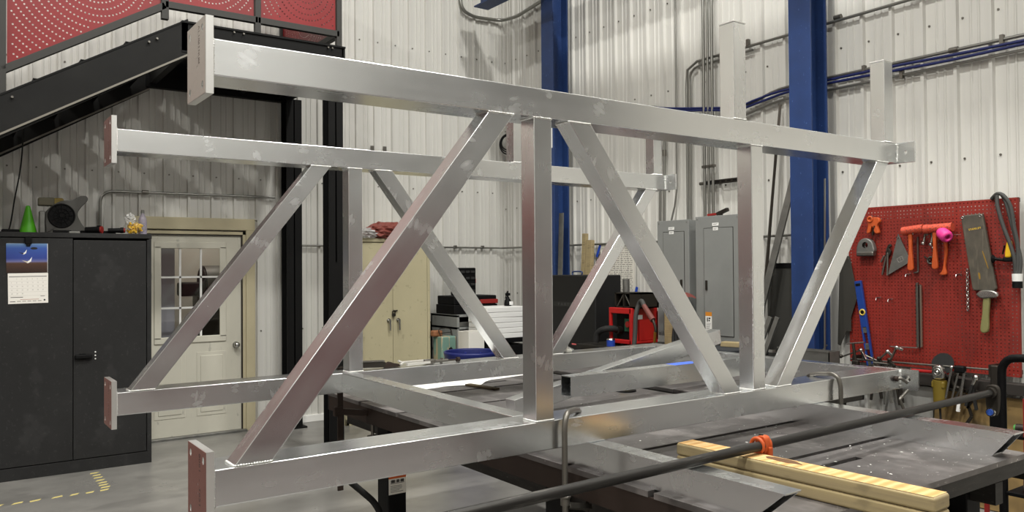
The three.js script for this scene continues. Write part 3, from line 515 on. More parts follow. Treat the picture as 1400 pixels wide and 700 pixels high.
// black steel pipe across the tubes with an orange clamp jaw
{
  const A = V([0.72, 1.0455, -1.733]), B = V([4.17, 1.0455, -1.846]), t = thing('pipe_clamp', 'long black pipe clamp with orange jaw lying over the table and the loose tubes', 'clamp', [2.6, 1.028, -1.8]);
  const L = (v) => [v.x - 2.6, v.y - 1.028, v.z + 1.8];
  const a = L(A), b = L(B);
  const pipeMap = tex(512, 64, (u, v) => { const w = step(0.62, 0.75, fbm(u, v, 12, 3, n3)); const c = 0.19 + 0.08 * (fbm(u, v, 40, 8) - 0.5) + 0.25 * w * n2(u, v, 200, 20); return [c, c * 0.97, c * 0.93]; }, [1, 1], true); pipeMap.repeat.set(1, 3);
  const pipe = new THREE.CylinderGeometry(0.0165, 0.0165, A.distanceTo(B), 20, 1, false); { const uv = pipe.attributes.uv; for (let i = 0; i < uv.count; i++) uv.setXY(i, uv.getY(i), uv.getX(i)); }
  pipe.rotateZ(-Math.PI / 2);
  const pm = part('pipe', pipe, std(0xffffff, 0.45, 0.6, { map: pipeMap }), t, [(a[0] + b[0]) / 2, (a[1] + b[1]) / 2, (a[2] + b[2]) / 2]); pm.rotation.y = Math.atan2(-(b[2] - a[2]), b[0] - a[0]);
  // orange tail jaw
  const jx = 2.335 - 2.6, jz = -1.795 + 1.8, jaw = part('jaw', [
    new THREE.TorusGeometry(0.0245, 0.007, 10, 26).rotateY(Math.PI / 2).translate(jx - 0.021, 0.0175, jz), new THREE.TorusGeometry(0.0245, 0.007, 10, 26).rotateY(Math.PI / 2).translate(jx + 0.019, 0.0175, jz),
    slabOf(smooth([[-0.012, -0.01], [0.02, -0.012], [0.026, 0.03], [0.016, 0.05], [-0.012, 0.045], [-0.02, 0.015]]), 0.03, 0.004).rotateY(-Math.PI / 2).translate(jx + 0.02, 0.0, jz + 0.0),
    rbx(0.02, 0.05, 0.03, 0.005, jx + 0.014, -0.012, jz + 0.018)], M.orange, t);
  part('release_lever', [rbx(0.008, 0.03, 0.016, 0.002, jx, 0.04, jz)], M.darkSteel, jaw);
  // head at the far end
  const hx = b[0] - 0.01, hz = b[2];
  const head = part('head', [new THREE.CylinderGeometry(0.026, 0.026, 0.05, 18).rotateZ(Math.PI / 2).translate(hx, 0.0175, hz), slabOf(smooth([[-0.02, -0.085], [0.02, -0.085], [0.03, 0.01], [0.02, 0.05], [-0.02, 0.05], [-0.03, 0.01]]), 0.03, 0.004).rotateY(-Math.PI / 2).translate(hx + 0.03, 0.0, hz)], M.darkSteel, t);
  part('pad', new THREE.CylinderGeometry(0.021, 0.021, 0.014, 20).rotateZ(Math.PI / 2).translate(hx - 0.012, -0.075, hz), M.chrome, head);
  part('pad_cap', new THREE.CylinderGeometry(0.015, 0.015, 0.006, 18).rotateZ(Math.PI / 2).translate(hx - 0.021, -0.075, hz), std(0x2c55b0, 0.5), head);
}
// bent-bar clamps holding the chord down
function bentClamp(label, at, dir, reach, drop, jaw) {
  const t = thing('bar_clamp', label, 'clamp', at);
  const d = V(dir).normalize(), e = d.clone().multiplyScalar(reach);
  part('bar', hose([[0, -drop, 0], [0, -drop * 0.5, 0], [0, -0.05, 0], [d.x * 0.012, -0.008, d.z * 0.012], [d.x * 0.04, 0.008, d.z * 0.04], [e.x * 0.7, 0.004, e.z * 0.7], [e.x, -0.006, e.z]], 0.0105, 60, 12, 0.3), M.steel, t);
  part('jaw_tip', [rod([e.x * 0.92, -0.002, e.z * 0.92], [e.x * 1.12, -0.014, e.z * 1.12], 0.008, 10, 0.006), rod([e.x, 0.0, e.z], [e.x, -0.0165, e.z], 0.009, 12)], M.darkSteel, t);
  if (jaw) {
    const y = -drop + 0.09;
    const s = part('sliding_jaw', [new THREE.TorusGeometry(0.014, 0.007, 8, 18).rotateX(Math.PI / 2).translate(0, y + 0.03, 0), cylY(0.017, 0.017, 0.03, 0, y, 0, 16), bar([0.01, y - 0.005, -0.004], [0.15, y - 0.045, -0.05], 0.02, 0.03)], M.steel, t);
    part('screw', [rod([0.14, y - 0.09, -0.045], [0.14, y + 0.025, -0.045], 0.007), rod([0.11, y - 0.09, -0.045], [0.17, y - 0.09, -0.045], 0.004)], M.darkSteel, s);
  }
}
bentClamp('bent steel bar clamp hooked over the near bottom chord beside the tall post', [1.795, 1.142, -2.215], [0.2, 0, -0.13], 0.17, 0.40, true);
bentClamp('bent steel bar clamp hooked over the near bottom chord at its right part', [3.477, 1.142, -2.215], [-0.02, 0, -0.16], 0.15, 0.26, false);
{ // sliding arm clamp under the far chord
  const t = thing('f_clamp', 'rusty sliding arm clamp hanging under the far chord at the table corner', 'clamp', [1.752, 1.13, -4.075]);
  part('bar', [bx(0.03, 0.66, 0.012, 0, -0.32, 0)], M.rustSteel, t);
  part('top_jaw', [bar([0, 0.004, 0], [0.10, 0.008, 0.06], 0.016, 0.02)], M.darkSteel, t);
  const a = part('sliding_arm', [rbx(0.05, 0.05, 0.03, 0.006, -0.012, -0.225, 0), bar([-0.02, -0.222, 0], [0.19, -0.255, 0.02], 0.032, 0.022), cylY(0.017, 0.017, 0.05, 0.18, -0.28, 0.02, 14)], M.rustSteel, t);
  part('screw', [rod([0.18, -0.38, 0.02], [0.18, -0.205, 0.02], 0.009), rod([0.15, -0.375, 0.02], [0.21, -0.375, 0.02], 0.005)], M.steel, a);
}
// locking pliers on the far bottom chord
{
  const t = thing('locking_pliers', 'bright locking pliers lying on the far bottom chord, long screw to the right', 'pliers', [2.22, 1.1305, -3.99]);
  part('upper_handle', [bar([-0.14, 0.018, 0.0], [0.03, 0.02, 0.01], 0.012, 0.02), rod([-0.14, 0.018, 0], [-0.16, 0.03, -0.005], 0.006), rod([-0.14, 0.02, 0.02], [-0.165, 0.012, 0.03], 0.006)], M.bright, t);
  part('lower_handle', [bar([-0.13, 0.010, 0.04], [0.02, 0.012, 0.03], 0.014, 0.018)], M.bright, t);
  part('body', [rbx(0.07, 0.026, 0.036, 0.008, 0.02, 0.014, 0.02)], M.steel, t);
  part('jaw_arm', [rod([0.04, 0.014, 0.02], [0.14, 0.014, 0.024], 0.009), rod([0.10, -0.000, 0.02], [0.10, 0.03, 0.024], 0.008)], M.steel, t);
  part('adjusting_screw', [rod([0.13, 0.014, 0.024], [0.2, 0.014, 0.03], 0.005), new THREE.CylinderGeometry(0.014, 0.014, 0.018, 16).rotateZ(Math.PI / 2).translate(0.205, 0.0142, 0.03)], M.rustSteel, t);
  const b = thing('locking_clamp', 'dull brown locking clamp lying on the far chord beside the left post', 'clamp', [1.93, 1.1305, -3.99]);
  part('grip', [bar([-0.11, 0.024, 0], [0.04, 0.018, 0.01], 0.028, 0.03)], M.darkSteel, b);
  part('spine', [bar([-0.11, 0.042, 0.006], [0.035, 0.038, 0.014], 0.006, 0.026)], M.steel, b);
  part('jaw', [slabOf(smooth([[0.03, 0.002], [0.06, 0.03], [0.09, 0.022], [0.125, 0.014], [0.13, 0.002], [0.08, 0.0]]), 0.024, 0.003)], M.rustSteel, b);
  const c = thing('spring_clip', 'small pale clip standing on the far chord beside the right diagonal', 'clip', [3.24, 1.1305, -3.985]);
  part('body', [rbx(0.03, 0.055, 0.03, 0.01, 0, 0.0275, 0), rbx(0.05, 0.022, 0.03, 0.008, 0.02, 0.011, 0.005)], std(0xd9d6cc, 0.5), c); part('jaw', [rod([0.01, 0.03, 0.01], [0.05, 0.012, 0.02], 0.006)], M.chrome, c);
}
// paper sheets, strip and yellow tool on the table
{
  const sheet = (label, o, y) => { const cx = o.reduce((s, p) => s + p[0], 0) / o.length, cz = o.reduce((s, p) => s + p[1], 0) / o.length, t = thing('paper_sheet', label, 'paper', [cx, y, cz], 0, undefined); const g = slabOf(poly(o.map(([x, z]) => [x - cx, -(z - cz)])), 0.0012).rotateX(-Math.PI / 2); part('sheet', g, M.paper, t); };
  sheet('long white paper sheet lying on the table under the far chord', [[2.30, -4.56], [3.30, -4.585], [3.29, -4.47], [2.35, -4.30]], 0.9315);
  sheet('torn white paper scrap with a drooping corner on top of the long sheet', [[2.42, -4.36], [3.05, -4.46], [2.88, -4.36], [2.78, -4.26], [2.66, -4.31]], 0.9332);
  const s = thing('wood_shim', 'thin brown wooden shim lying on the table near the white paper', 'shim', [2.72, 0.931, -4.16], -1.42); part('strip', rbx(0.27, 0.012, 0.045, 0.002, 0, 0.006, 0), std(0x4a3f2b, 0.8), s);
  const y = thing('tape_measure', 'small yellow and black tape measure lying on the table below the middle tube', 'tape measure', [3.33, 0.931, -3.52]);
  part('base', [new THREE.CylinderGeometry(0.062, 0.064, 0.008, 26).translate(-0.01, 0.004, 0.0)], M.black, y); part('knob', [rbx(0.05, 0.026, 0.03, 0.008, -0.02, 0.021, 0), rbx(0.03, 0.014, 0.02, 0.005, 0.012, 0.015, 0.012)], M.yellow, y); part('clip', [new THREE.TorusGeometry(0.016, 0.005, 8, 18).translate(0.04, 0.022, 0.01)], M.chrome, y);
}

// ---------------------------------------------------------------- left: tall black cabinet and what stands on it
const CT = 1.985;
{
  const t = thing('storage_cabinet', 'tall charcoal steel two-door cabinet with a calendar hung on its front', 'cabinet', [0.93, 0, -8.0]);
  const X0 = 0.36 - 0.93, X1 = 1.497 - 0.93, F = -7.55 + 8.0, B = -8.46 + 8.0;
  part('body', [span(X0, X0 + 0.02, 0.0, CT - 0.02, B, F), span(X1 - 0.02, X1, 0, CT - 0.02, B, F), span(X0, X1, 0.0, CT - 0.02, B, B + 0.02), span(X0, X1, 0, 0.10, B + 0.02, F - 0.004), span(X0 + 0.02, X1 - 0.02, 0.1, 0.12, B, F - 0.03)], M.cabinet, t);
  part('top', span(X0 - 0.004, X1 + 0.004, CT - 0.04, CT, B, F + 0.004, 0.004), M.cabinet, t);
  part('plinth', span(X0, X1, 0, 0.098, F - 0.004, F + 0.002, 0.002), M.cabinet, t);
  const seam = 0.893 - 0.93;
  const dl = part('door', span(X0 + 0.004, seam - 0.0025, 0.106, CT - 0.047, F - 0.02, F + 0.003, 0.003), M.cabinet, t);
  const dr = part('door', span(seam + 0.0025, X1 - 0.042, 0.106, CT - 0.06, F - 0.02, F + 0.003, 0.003), M.cabinet, t);
  part('jamb', span(X1 - 0.036, X1, 0.1, CT - 0.05, F - 0.02, F + 0.002, 0.002), M.cabinet, t);
  part('hinge', [span(X1 - 0.042, X1 - 0.036, 0.25, 0.4, F, F + 0.007), span(X1 - 0.042, X1 - 0.036, 0.9, 1.05, F, F + 0.007), span(X1 - 0.042, X1 - 0.036, 1.55, 1.70, F, F + 0.007)], M.black, dr);
  part('handle', [rbx(0.13, 0.034, 0.03, 0.008, seam + 0.075, 0.955, F + 0.018), rbx(0.05, 0.05, 0.012, 0.004, seam + 0.07, 0.955, F + 0.008)], M.black, dr);
  part('rivet', [0, 1, 2].map((k) => ball(0.0065, seam + 0.165, 0.93 + 0.028 * k, F + 0.004, 8)), M.white, dr);
  part('latch_plate', [span(seam - 0.03, seam + 0.05, CT - 0.004, CT + 0.012, F - 0.1, F + 0.006, 0.003)], M.plateGrey, t);
  void dl;
}
{ // wall calendar with a binder clip
  const pic = print(256, 168, (c, w, h) => {
    let g = c.createLinearGradient(0, 0, 0, h); g.addColorStop(0, '#6d8fb4'); g.addColorStop(0.16, '#3455a0'); g.addColorStop(0.5, '#2c3f8c'); g.addColorStop(0.62, '#6a6a98'); g.addColorStop(0.68, '#4b3226'); g.addColorStop(1, '#2a1a14'); c.fillStyle = g; c.fillRect(0, 0, w, h);
    for (let i = 0; i < 500; i++) { c.fillStyle = `rgba(${rr(60, 120) | 0},${rr(40, 80) | 0},${rr(30, 50) | 0},.25)`; c.fillRect(rnd() * w, h * 0.64 + rnd() * h * 0.36, rr(1, 5), 1.5); }
    const bird = (x, y, s, f) => { c.fillStyle = '#f0efe8'; c.beginPath(); c.ellipse(x, y, 16 * s, 6 * s, -0.5, 0, 7); c.fill(); c.beginPath(); c.moveTo(x - 4 * s, y); c.lineTo(x + 20 * s, y - 28 * s); c.lineTo(x + 12 * s, y + 2); c.fill(); c.fillStyle = f; c.beginPath(); c.moveTo(x - 6 * s, y); c.lineTo(x - 46 * s, y - 8 * s); c.lineTo(x - 10 * s, y + 8 * s); c.fill(); };
    bird(140, 104, 1.0, '#cfc6ae'); bird(112, 56, 0.8, '#22211f'); c.fillStyle = '#17181c'; c.beginPath(); c.ellipse(172, 28, 22, 7, 0, 0, 7); c.fill();
  });
  const grid = print(256, 200, (c, w, h) => {
    c.fillStyle = '#e9e6df'; c.fillRect(0, 0, w, h); c.fillStyle = '#555'; c.fillRect(8, 20, w - 16, 4);
    c.fillStyle = '#8a8680'; c.font = '9px sans-serif'; let n = 1;
    for (let r = 0; r < 5; r++) for (let k = 0; k < 7; k++) { if (r === 0 && k < 1) continue; if (n > 30) break; c.fillText(String(n++), 20 + k * 33, 42 + r * 24); }
    c.strokeStyle = 'rgba(140,135,125,.5)'; for (let r = 0; r < 6; r++) { c.beginPath(); c.moveTo(8, 28 + r * 24); c.lineTo(w - 8, 28 + r * 24); c.stroke(); }
    c.fillStyle = '#4a4640'; c.fillRect(16, 156, 78, 4); c.fillRect(206, 152, 28, 3); c.fillStyle = '#a4705a'; c.fillRect(76, 172, 120, 2.5); c.fillStyle = '#3c3a36'; c.fillRect(12, 184, 34, 4); c.fillStyle = '#9a958c'; for (let k = 0; k < 5; k++) c.fillRect(56 + k * 33, 182, 24, 5); c.fillStyle = '#2a2a2a'; c.beginPath(); c.arc(232, 180, 6, 0, 7); c.fill();
  });
  const t = thing('wall_calendar', 'wall calendar with a photo of two white birds clipped to the black cabinet door', 'calendar', [0.567, 1.41, -7.5445]);
  const a = part('picture_page', new THREE.PlaneGeometry(0.285, 0.235).translate(0, 0.365, 0.002), std(0xffffff, 0.4, 0, { map: pic }), t); a.rotation.z = 0.008;
  part('backing', [bx(0.285, 0.235, 0.0015, 0, 0.365, 0), bx(0.276, 0.242, 0.0015, 0.007, 0.122, 0)], M.paper, t);
  const b = part('month_page', new THREE.PlaneGeometry(0.278, 0.244).translate(0.007, 0.122, 0.002), std(0xffffff, 0.7, 0, { map: grid }), t); b.rotation.z = 0.012;
  part('binder_clip', [rbx(0.05, 0.055, 0.02, 0.006, 0.005, 0.505, 0.006), rbx(0.03, 0.03, 0.008, 0.004, 0.005, 0.475, 0.008)], M.black, t);
}
{ // things on the cabinet
  const cone = thing('traffic_cone', 'small bright green cone on top of the black cabinet', 'cone', [0.597, CT, -7.9]);
  part('body', new THREE.LatheGeometry([[0.062, 0], [0.066, 0.004], [0.062, 0.03], [0.016, 0.232], [0.010, 0.238], [0, 0.239]].map(([x, y]) => new THREE.Vector2(x, y)), 28), std(0x55b61c, 0.5), cone);
  const fan = thing('air_mover', 'grey snail-shaped floor blower standing on the black cabinet', 'blower', [0.86, CT, -7.88]);
  const sh = smooth([[-0.135, 0.02], [-0.14, 0.12], [-0.12, 0.2], [-0.04, 0.27], [0.06, 0.29], [0.12, 0.325], [0.165, 0.32], [0.17, 0.285], [0.125, 0.23], [0.095, 0.17], [0.12, 0.1], [0.165, 0.03], [0.16, 0.0], [0.0, 0.0], [-0.13, 0.0]]);
  part('shell', slabOf(sh, 0.24, 0.02).translate(0, 0.002, -0.17), std(0x383835, 0.5), fan);
  part('shell_edge', slabOf(sh, 0.02, 0.006).scale(1.02, 1.02, 1).translate(0, 0, 0.06), std(0x4b4a46, 0.5), fan);
  const gr = part('grille', [new THREE.TorusGeometry(0.098, 0.007, 8, 36).translate(-0.025, 0.155, 0.085), ...Array.from({ length: 12 }, (_, k) => rod([-0.025, 0.155, 0.086], [-0.025 + 0.096 * Math.cos(k * Math.PI / 6), 0.155 + 0.096 * Math.sin(k * Math.PI / 6), 0.086], 0.003, 5)), new THREE.TorusGeometry(0.06, 0.003, 6, 30).translate(-0.025, 0.155, 0.087), new THREE.TorusGeometry(0.032, 0.003, 6, 24).translate(-0.025, 0.155, 0.087), new THREE.CylinderGeometry(0.016, 0.016, 0.01, 16).rotateX(Math.PI / 2).translate(-0.025, 0.155, 0.088)], M.blackSteel, fan);
  part('inlet', new THREE.CylinderGeometry(0.094, 0.094, 0.004, 32).rotateX(Math.PI / 2).translate(-0.025, 0.155, 0.0815), M.black, fan);
  part('side_post', [rbx(0.05, 0.19, 0.05, 0.012, -0.165, 0.097, 0.04)], M.plateGrey, fan);
  part('top_box', [rbx(0.12, 0.07, 0.1, 0.01, -0.13, 0.275, -0.02)], std(0x54503f, 0.6), fan);
  part('top_cap', [rbx(0.12, 0.064, 0.09, 0.016, -0.06, 0.278, -0.02)], std(0x8a7836, 0.6), fan);
  part('foot_recess', [rbx(0.14, 0.03, 0.01, 0.01, -0.02, 0.017, 0.082)], M.black, fan);
  void gr;
  const drill = (label, x, a, s) => { const d = thing('power_tool', label, 'power tool', [x, CT, -7.72], a); part('barrel', [new THREE.CylinderGeometry(0.026 * s, 0.03 * s, 0.11, 18).rotateZ(Math.PI / 2).translate(0, 0.034, 0), new THREE.CylinderGeometry(0.036 * s, 0.036 * s, 0.025, 18).rotateZ(Math.PI / 2).translate(0.055, 0.0365, 0)], M.black, d); part('collar', new THREE.CylinderGeometry(0.031 * s, 0.031 * s, 0.014, 18).rotateZ(Math.PI / 2).translate(0.074, 0.036, 0), M.redDull, d); part('grip', rbx(0.12, 0.03, 0.04, 0.01, -0.05, 0.0155, -0.03), M.black, d); };
  drill('fat black power tool with a red ring on the cabinet beside the blower', 1.06, -0.5, 1);
  drill('slim black power tool with a red ring on the cabinet beside the plastic bag', 1.235, -0.1, 0.72);
  const bag = thing('plastic_bag', 'clear plastic bag of yellow earplugs on the right corner of the black cabinet', 'bag', [1.39, CT, -7.7]);
  const lump = (a, b, c, s0, w) => { const g = new THREE.IcosahedronGeometry(1, 4), p = g.attributes.position; for (let i = 0; i < p.count; i++) { const x = p.getX(i), y = p.getY(i), z = p.getZ(i), k = 1 + w * Math.sin(7 * x + s0) * Math.cos(6 * y + 2 * z) + w * 0.6 * Math.sin(13 * z + 11 * y + s0); p.setXYZ(i, x * k * a, Math.max(-0.9, y * k) * b, z * k * c); } g.computeVertexNormals(); return g; };
  part('plugs', Array.from({ length: 80 }, () => rod([0, 0, 0], [rr(-0.015, 0.015), rr(0.01, 0.02), rr(-0.01, 0.01)], 0.0085, 7).translate(rr(-0.055, 0.06), rr(0.008, 0.085), rr(-0.02, 0.045))), M.yellow, bag).userData.kind = 'stuff';
  part('film', lump(0.092, 0.062, 0.065, 0.4, 0.07).translate(0, 0.062, 0), new THREE.MeshPhysicalMaterial({ color: 0xf4f4f2, roughness: 0.12, transmission: 0.96, thickness: 0, ior: 1.2 }), bag);
  part('gathered_neck', lump(0.042, 0.05, 0.03, 1.7, 0.18).translate(-0.035, 0.135, 0), new THREE.MeshPhysicalMaterial({ color: 0xf0f0ee, roughness: 0.25, transmission: 0.7, thickness: 0 }), bag);
  const bot = thing('plastic_bottle', 'clear plastic bottle with purple liquid behind the plastic bag', 'bottle', [1.485, CT, -7.86]);
  part('body', new THREE.LatheGeometry([[0, 0], [0.034, 0], [0.036, 0.01], [0.036, 0.13], [0.03, 0.16], [0.014, 0.19], [0.013, 0.205]].map(([x, y]) => new THREE.Vector2(x, y)), 24), new THREE.MeshPhysicalMaterial({ color: 0xd9d3e2, roughness: 0.15, transmission: 0.6, thickness: 0 }), bot);
  part('liquid', cylY(0.033, 0.033, 0.11, 0, 0.004, 0, 20), std(0x7a6796, 0.3), bot); part('cap', cylY(0.016, 0.014, 0.03, 0, 0.2, 0, 16), M.plateGrey, bot);
  const cable = thing('hanging_cable', 'thin black cord hanging from the stair down behind the black cabinet', 'cord', [0.45, CT, -7.95]); part('cord', hose([[0.125, 1.0, -0.01], [0.10, 0.6, 0], [0.055, 0.3, 0], [0.01, 0.03, 0.02], [-0.06, 0.012, 0.06]], 0.0065, 30, 6), M.rubber, cable); part('adapter', rbx(0.13, 0.035, 0.08, 0.01, 0.02, 0.0175, 0.06), M.black, cable);
}
{ // yellow dashed floor tape
  const dash = (x, z, a, l, which) => { const t = thing('floor_tape', which, 'tape', [x, 0.0005, z], a, 'yellow tape dashes on the floor'); part('strip', slabOf(poly([[-l / 2, -0.014], [l / 2 - rr(0.01, 0.04), -0.017], [l / 2, 0.014], [-l / 2 + rr(0.01, 0.04), 0.017]]), 0.0008).rotateX(-Math.PI / 2), std(0xcfc07a, 0.75), t); };
  const nth = ['first', 'second', 'third', 'fourth', 'fifth', 'sixth', 'last'];
  [0.33, 0.45, 0.565, 0.70, 0.815, 0.92, 1.02].forEach((x, k) => dash(x, -6.81 + rr(-0.006, 0.006), 0.32, rr(0.07, 0.1), nth[k] + ' yellow tape dash from the left in the row along the black cabinet'));
  [-6.90, -6.98, -7.06, -7.15, -7.25, -7.34, -7.43].forEach((z, k) => dash(1.038, z, 0.2, 0.085, nth[k] + ' yellow tape dash from the corner in the row running back under the cabinet'));
}

// ---------------------------------------------------------------- far corner: tan cabinet, cans, boxes
{
  const t = thing('storage_cabinet', 'tall tan two-door steel cabinet with a bag on top against the back wall', 'cabinet', [4.02, 0, -8.23]);
  const x0 = -0.51, x1 = 0.515, F = 0.23, H = 2.0, s = 0.045;
  part('body', [span(x0, x1, 0, H - 0.005, -0.17, F - 0.03)], M.tan, t); part('top', span(x0 - 0.003, x1 + 0.003, H - 0.04, H, -0.17, F + 0.004, 0.004), M.tan, t);
  part('frame', [span(x1 - 0.035, x1, 0, H - 0.04, F - 0.03, F, 0.003), span(x0, x0 + 0.035, 0, H - 0.04, F - 0.03, F, 0.003), span(x0, x1, 0, 0.07, F - 0.03, F, 0.003)], M.tan, t);
  const a = part('door', span(x0 + 0.038, s - 0.002, 0.075, H - 0.05, F - 0.03, F - 0.002, 0.003), M.tan, t), b = part('door', span(s + 0.002, x1 - 0.038, 0.075, H - 0.05, F - 0.03, F - 0.002, 0.003), M.tan, t);
  const h = (x, o) => part('handle', [rod([x, 1.10, F], [x, 1.10, F + 0.035], 0.012), rod([x, 1.11, F + 0.035], [x + 0.005, 0.99, F + 0.035], 0.014, 12, 0.009), new THREE.CylinderGeometry(0.022, 0.022, 0.01, 16).rotateX(Math.PI / 2).translate(x, 1.10, F + 0.004)], M.chrome, o);
  h(s - 0.055, a); h(s + 0.06, b);
  part('padlock', [new THREE.TorusGeometry(0.018, 0.005, 8, 18).translate(s, 1.19, F + 0.02), rbx(0.04, 0.035, 0.018, 0.005, s, 1.16, F + 0.02), rod([s, 1.2, F + 0.01], [s + 0.05, 1.205, F + 0.01], 0.008)], M.darkSteel, t);
  const bag = thing('rag_bag', 'clear crumpled bag of red rags lying on the tan cabinet', 'bag', [3.95, 2.0, -8.05]);
  const lump = (a2, b2, c2, s0, w) => { const g = new THREE.IcosahedronGeometry(1, 5), p = g.attributes.position; for (let i = 0; i < p.count; i++) { const x = p.getX(i), y = p.getY(i), z = p.getZ(i), k = 1 + w * Math.sin(9 * x + s0 + 3 * y) * Math.cos(7 * y + 5 * z) + w * Math.sin(17 * z + 13 * y + s0 + 11 * x) * 0.7; p.setXYZ(i, x * k * a2, Math.max(-0.8, y * k) * b2, z * k * c2); } g.computeVertexNormals(); return g; };
  part('rags', lump(0.22, 0.10, 0.12, 1.0, 0.16).translate(0.06, 0.081, 0), std(0x7d3f36, 0.6), bag);
  part('film_end', lump(0.14, 0.06, 0.1, 2.0, 0.18).translate(-0.21, 0.049, 0.02), new THREE.MeshPhysicalMaterial({ color: 0xdcdcda, roughness: 0.2, transmission: 0.6, thickness: 0 }), bag);
}
{ // teal fuel can
  const t = thing('fuel_can', 'worn pale teal metal can with wire handle beside the tan cabinet', 'can', [4.675, 0, -7.92]);
  const H = 0.9, c = std(0xffffff, 0.5, 0.1, { map: tex(128, 256, (u, v) => { const w = step(0.52, 0.6, fbm(u, v, 6, 3, n3)); return w > 0.5 ? [0.66, 0.62, 0.52] : [0.45, 0.58, 0.53]; }, [0.3, 0.7], true) });
  part('stand', span(-0.09, 0.09, 0, 0.5, -0.12, 0.12, 0.01), M.darkSteel, t);
  part('body', span(-0.098, 0.098, 0.5, H, -0.1, 0.1, 0.02), c, t); part('handle', [hose([[-0.08, H, 0.05], [-0.09, H + 0.08, 0.03], [0.08, H + 0.075, -0.02], [0.1, H - 0.01, 0]], 0.006, 24, 6), rod([-0.09, H + 0.035, 0.06], [0.1, H + 0.035, -0.03], 0.004)], M.darkSteel, t);
  part('spout', rod([0.01, H - 0.13, 0.1], [0.03, H - 0.17, 0.12], 0.02), M.black, t); part('rust_lid', rbx(0.12, 0.07, 0.09, 0.02, -0.09, H + 0.03, -0.03), std(0x8a5a3a, 0.7), t);
}
{ // blue drum
  const t = thing('barrel', 'open round cobalt blue plastic barrel behind the far truss', 'barrel', [3.942, 0, -6.2]);
  part('body', new THREE.LatheGeometry([[0.20, 0], [0.215, 0.02], [0.232, 0.80], [0.246, 0.86], [0.252, 0.885], [0.256, 0.905], [0.246, 0.915], [0.236, 0.905], [0.225, 0.80], [0.205, 0.05], [0, 0.04]].map(([x, y]) => new THREE.Vector2(x, y)), 48), std(0x16205f, 0.4), t);
  for (let k = 0; k < 10; k++) { const a = k * Math.PI / 5; part('rib', rbx(0.02, 0.09, 0.016, 0.004, 0.236 * Math.cos(a), 0.835, 0.236 * Math.sin(a)), std(0x1f2a78, 0.4), t); }
}
{ // grey drawer unit with cases on top
  const t = thing('drawer_unit', 'grey steel shelf unit with dark openings under the black tool case', 'shelf unit', [4.98, 0, -8.12]);
  part('frame', [span(-0.2, -0.17, 0, 1.13, -0.3, 0.3), span(0.17, 0.2, 0, 1.13, -0.3, 0.3), span(-0.2, 0.2, 0, 1.13, -0.3, -0.27)], M.greyPaint, t);
  for (const y of [0.05, 0.42, 0.70, 0.97, 1.11]) part('shelf', span(-0.2, 0.2, y, y + 0.025, -0.3, 0.3), M.greyPaint, t);
  for (const [y, h] of [[0.45, 0.19], [0.73, 0.12], [1.0, 0.05]]) part('tray_front', span(-0.165, 0.165, y, y + h, 0.24, 0.29, 0.004), M.plateGrey, t);
  const c = thing('tool_case', 'open black and red tool case lying on the grey shelf unit', 'case', [5.08, 1.136, -8.1]);
  part('tray', [span(-0.30, 0.30, 0, 0.11, -0.2, 0.22, 0.012)], M.black, c); part('lid_edge', [span(-0.29, 0.30, 0.11, 0.21, -0.18, 0.2, 0.012)], M.black, c); part('red_insert', [span(0.06, 0.305, 0.115, 0.165, 0.19, 0.225, 0.006)], M.redDull, c); part('latch', [rbx(0.05, 0.03, 0.02, 0.004, -0.1, 0.11, 0.23)], M.blackSteel, c);
  const u = thing('organizer_case', 'upright black plastic organizer case with square pockets on top of the tool case', 'case', [5.085, 1.347, -8.17]);
  part('panel', [span(-0.15, 0.155, 0, 0.325, -0.05, 0.04, 0.014)], M.black, u);
  for (let i = 0; i < 4; i++) for (let j = 0; j < 4; j++) part('pocket', rbx(0.05, 0.028, 0.02, 0.005, -0.105 + 0.07 * i, 0.05 + 0.075 * j, 0.042), std(0x2b2b2a, 0.5), u);
  part('latch', [rbx(0.014, 0.05, 0.05, 0.004, 0.158, 0.165, 0), rbx(0.03, 0.02, 0.06, 0.004, -0.12, 0.33, 0)], M.red, u);
}
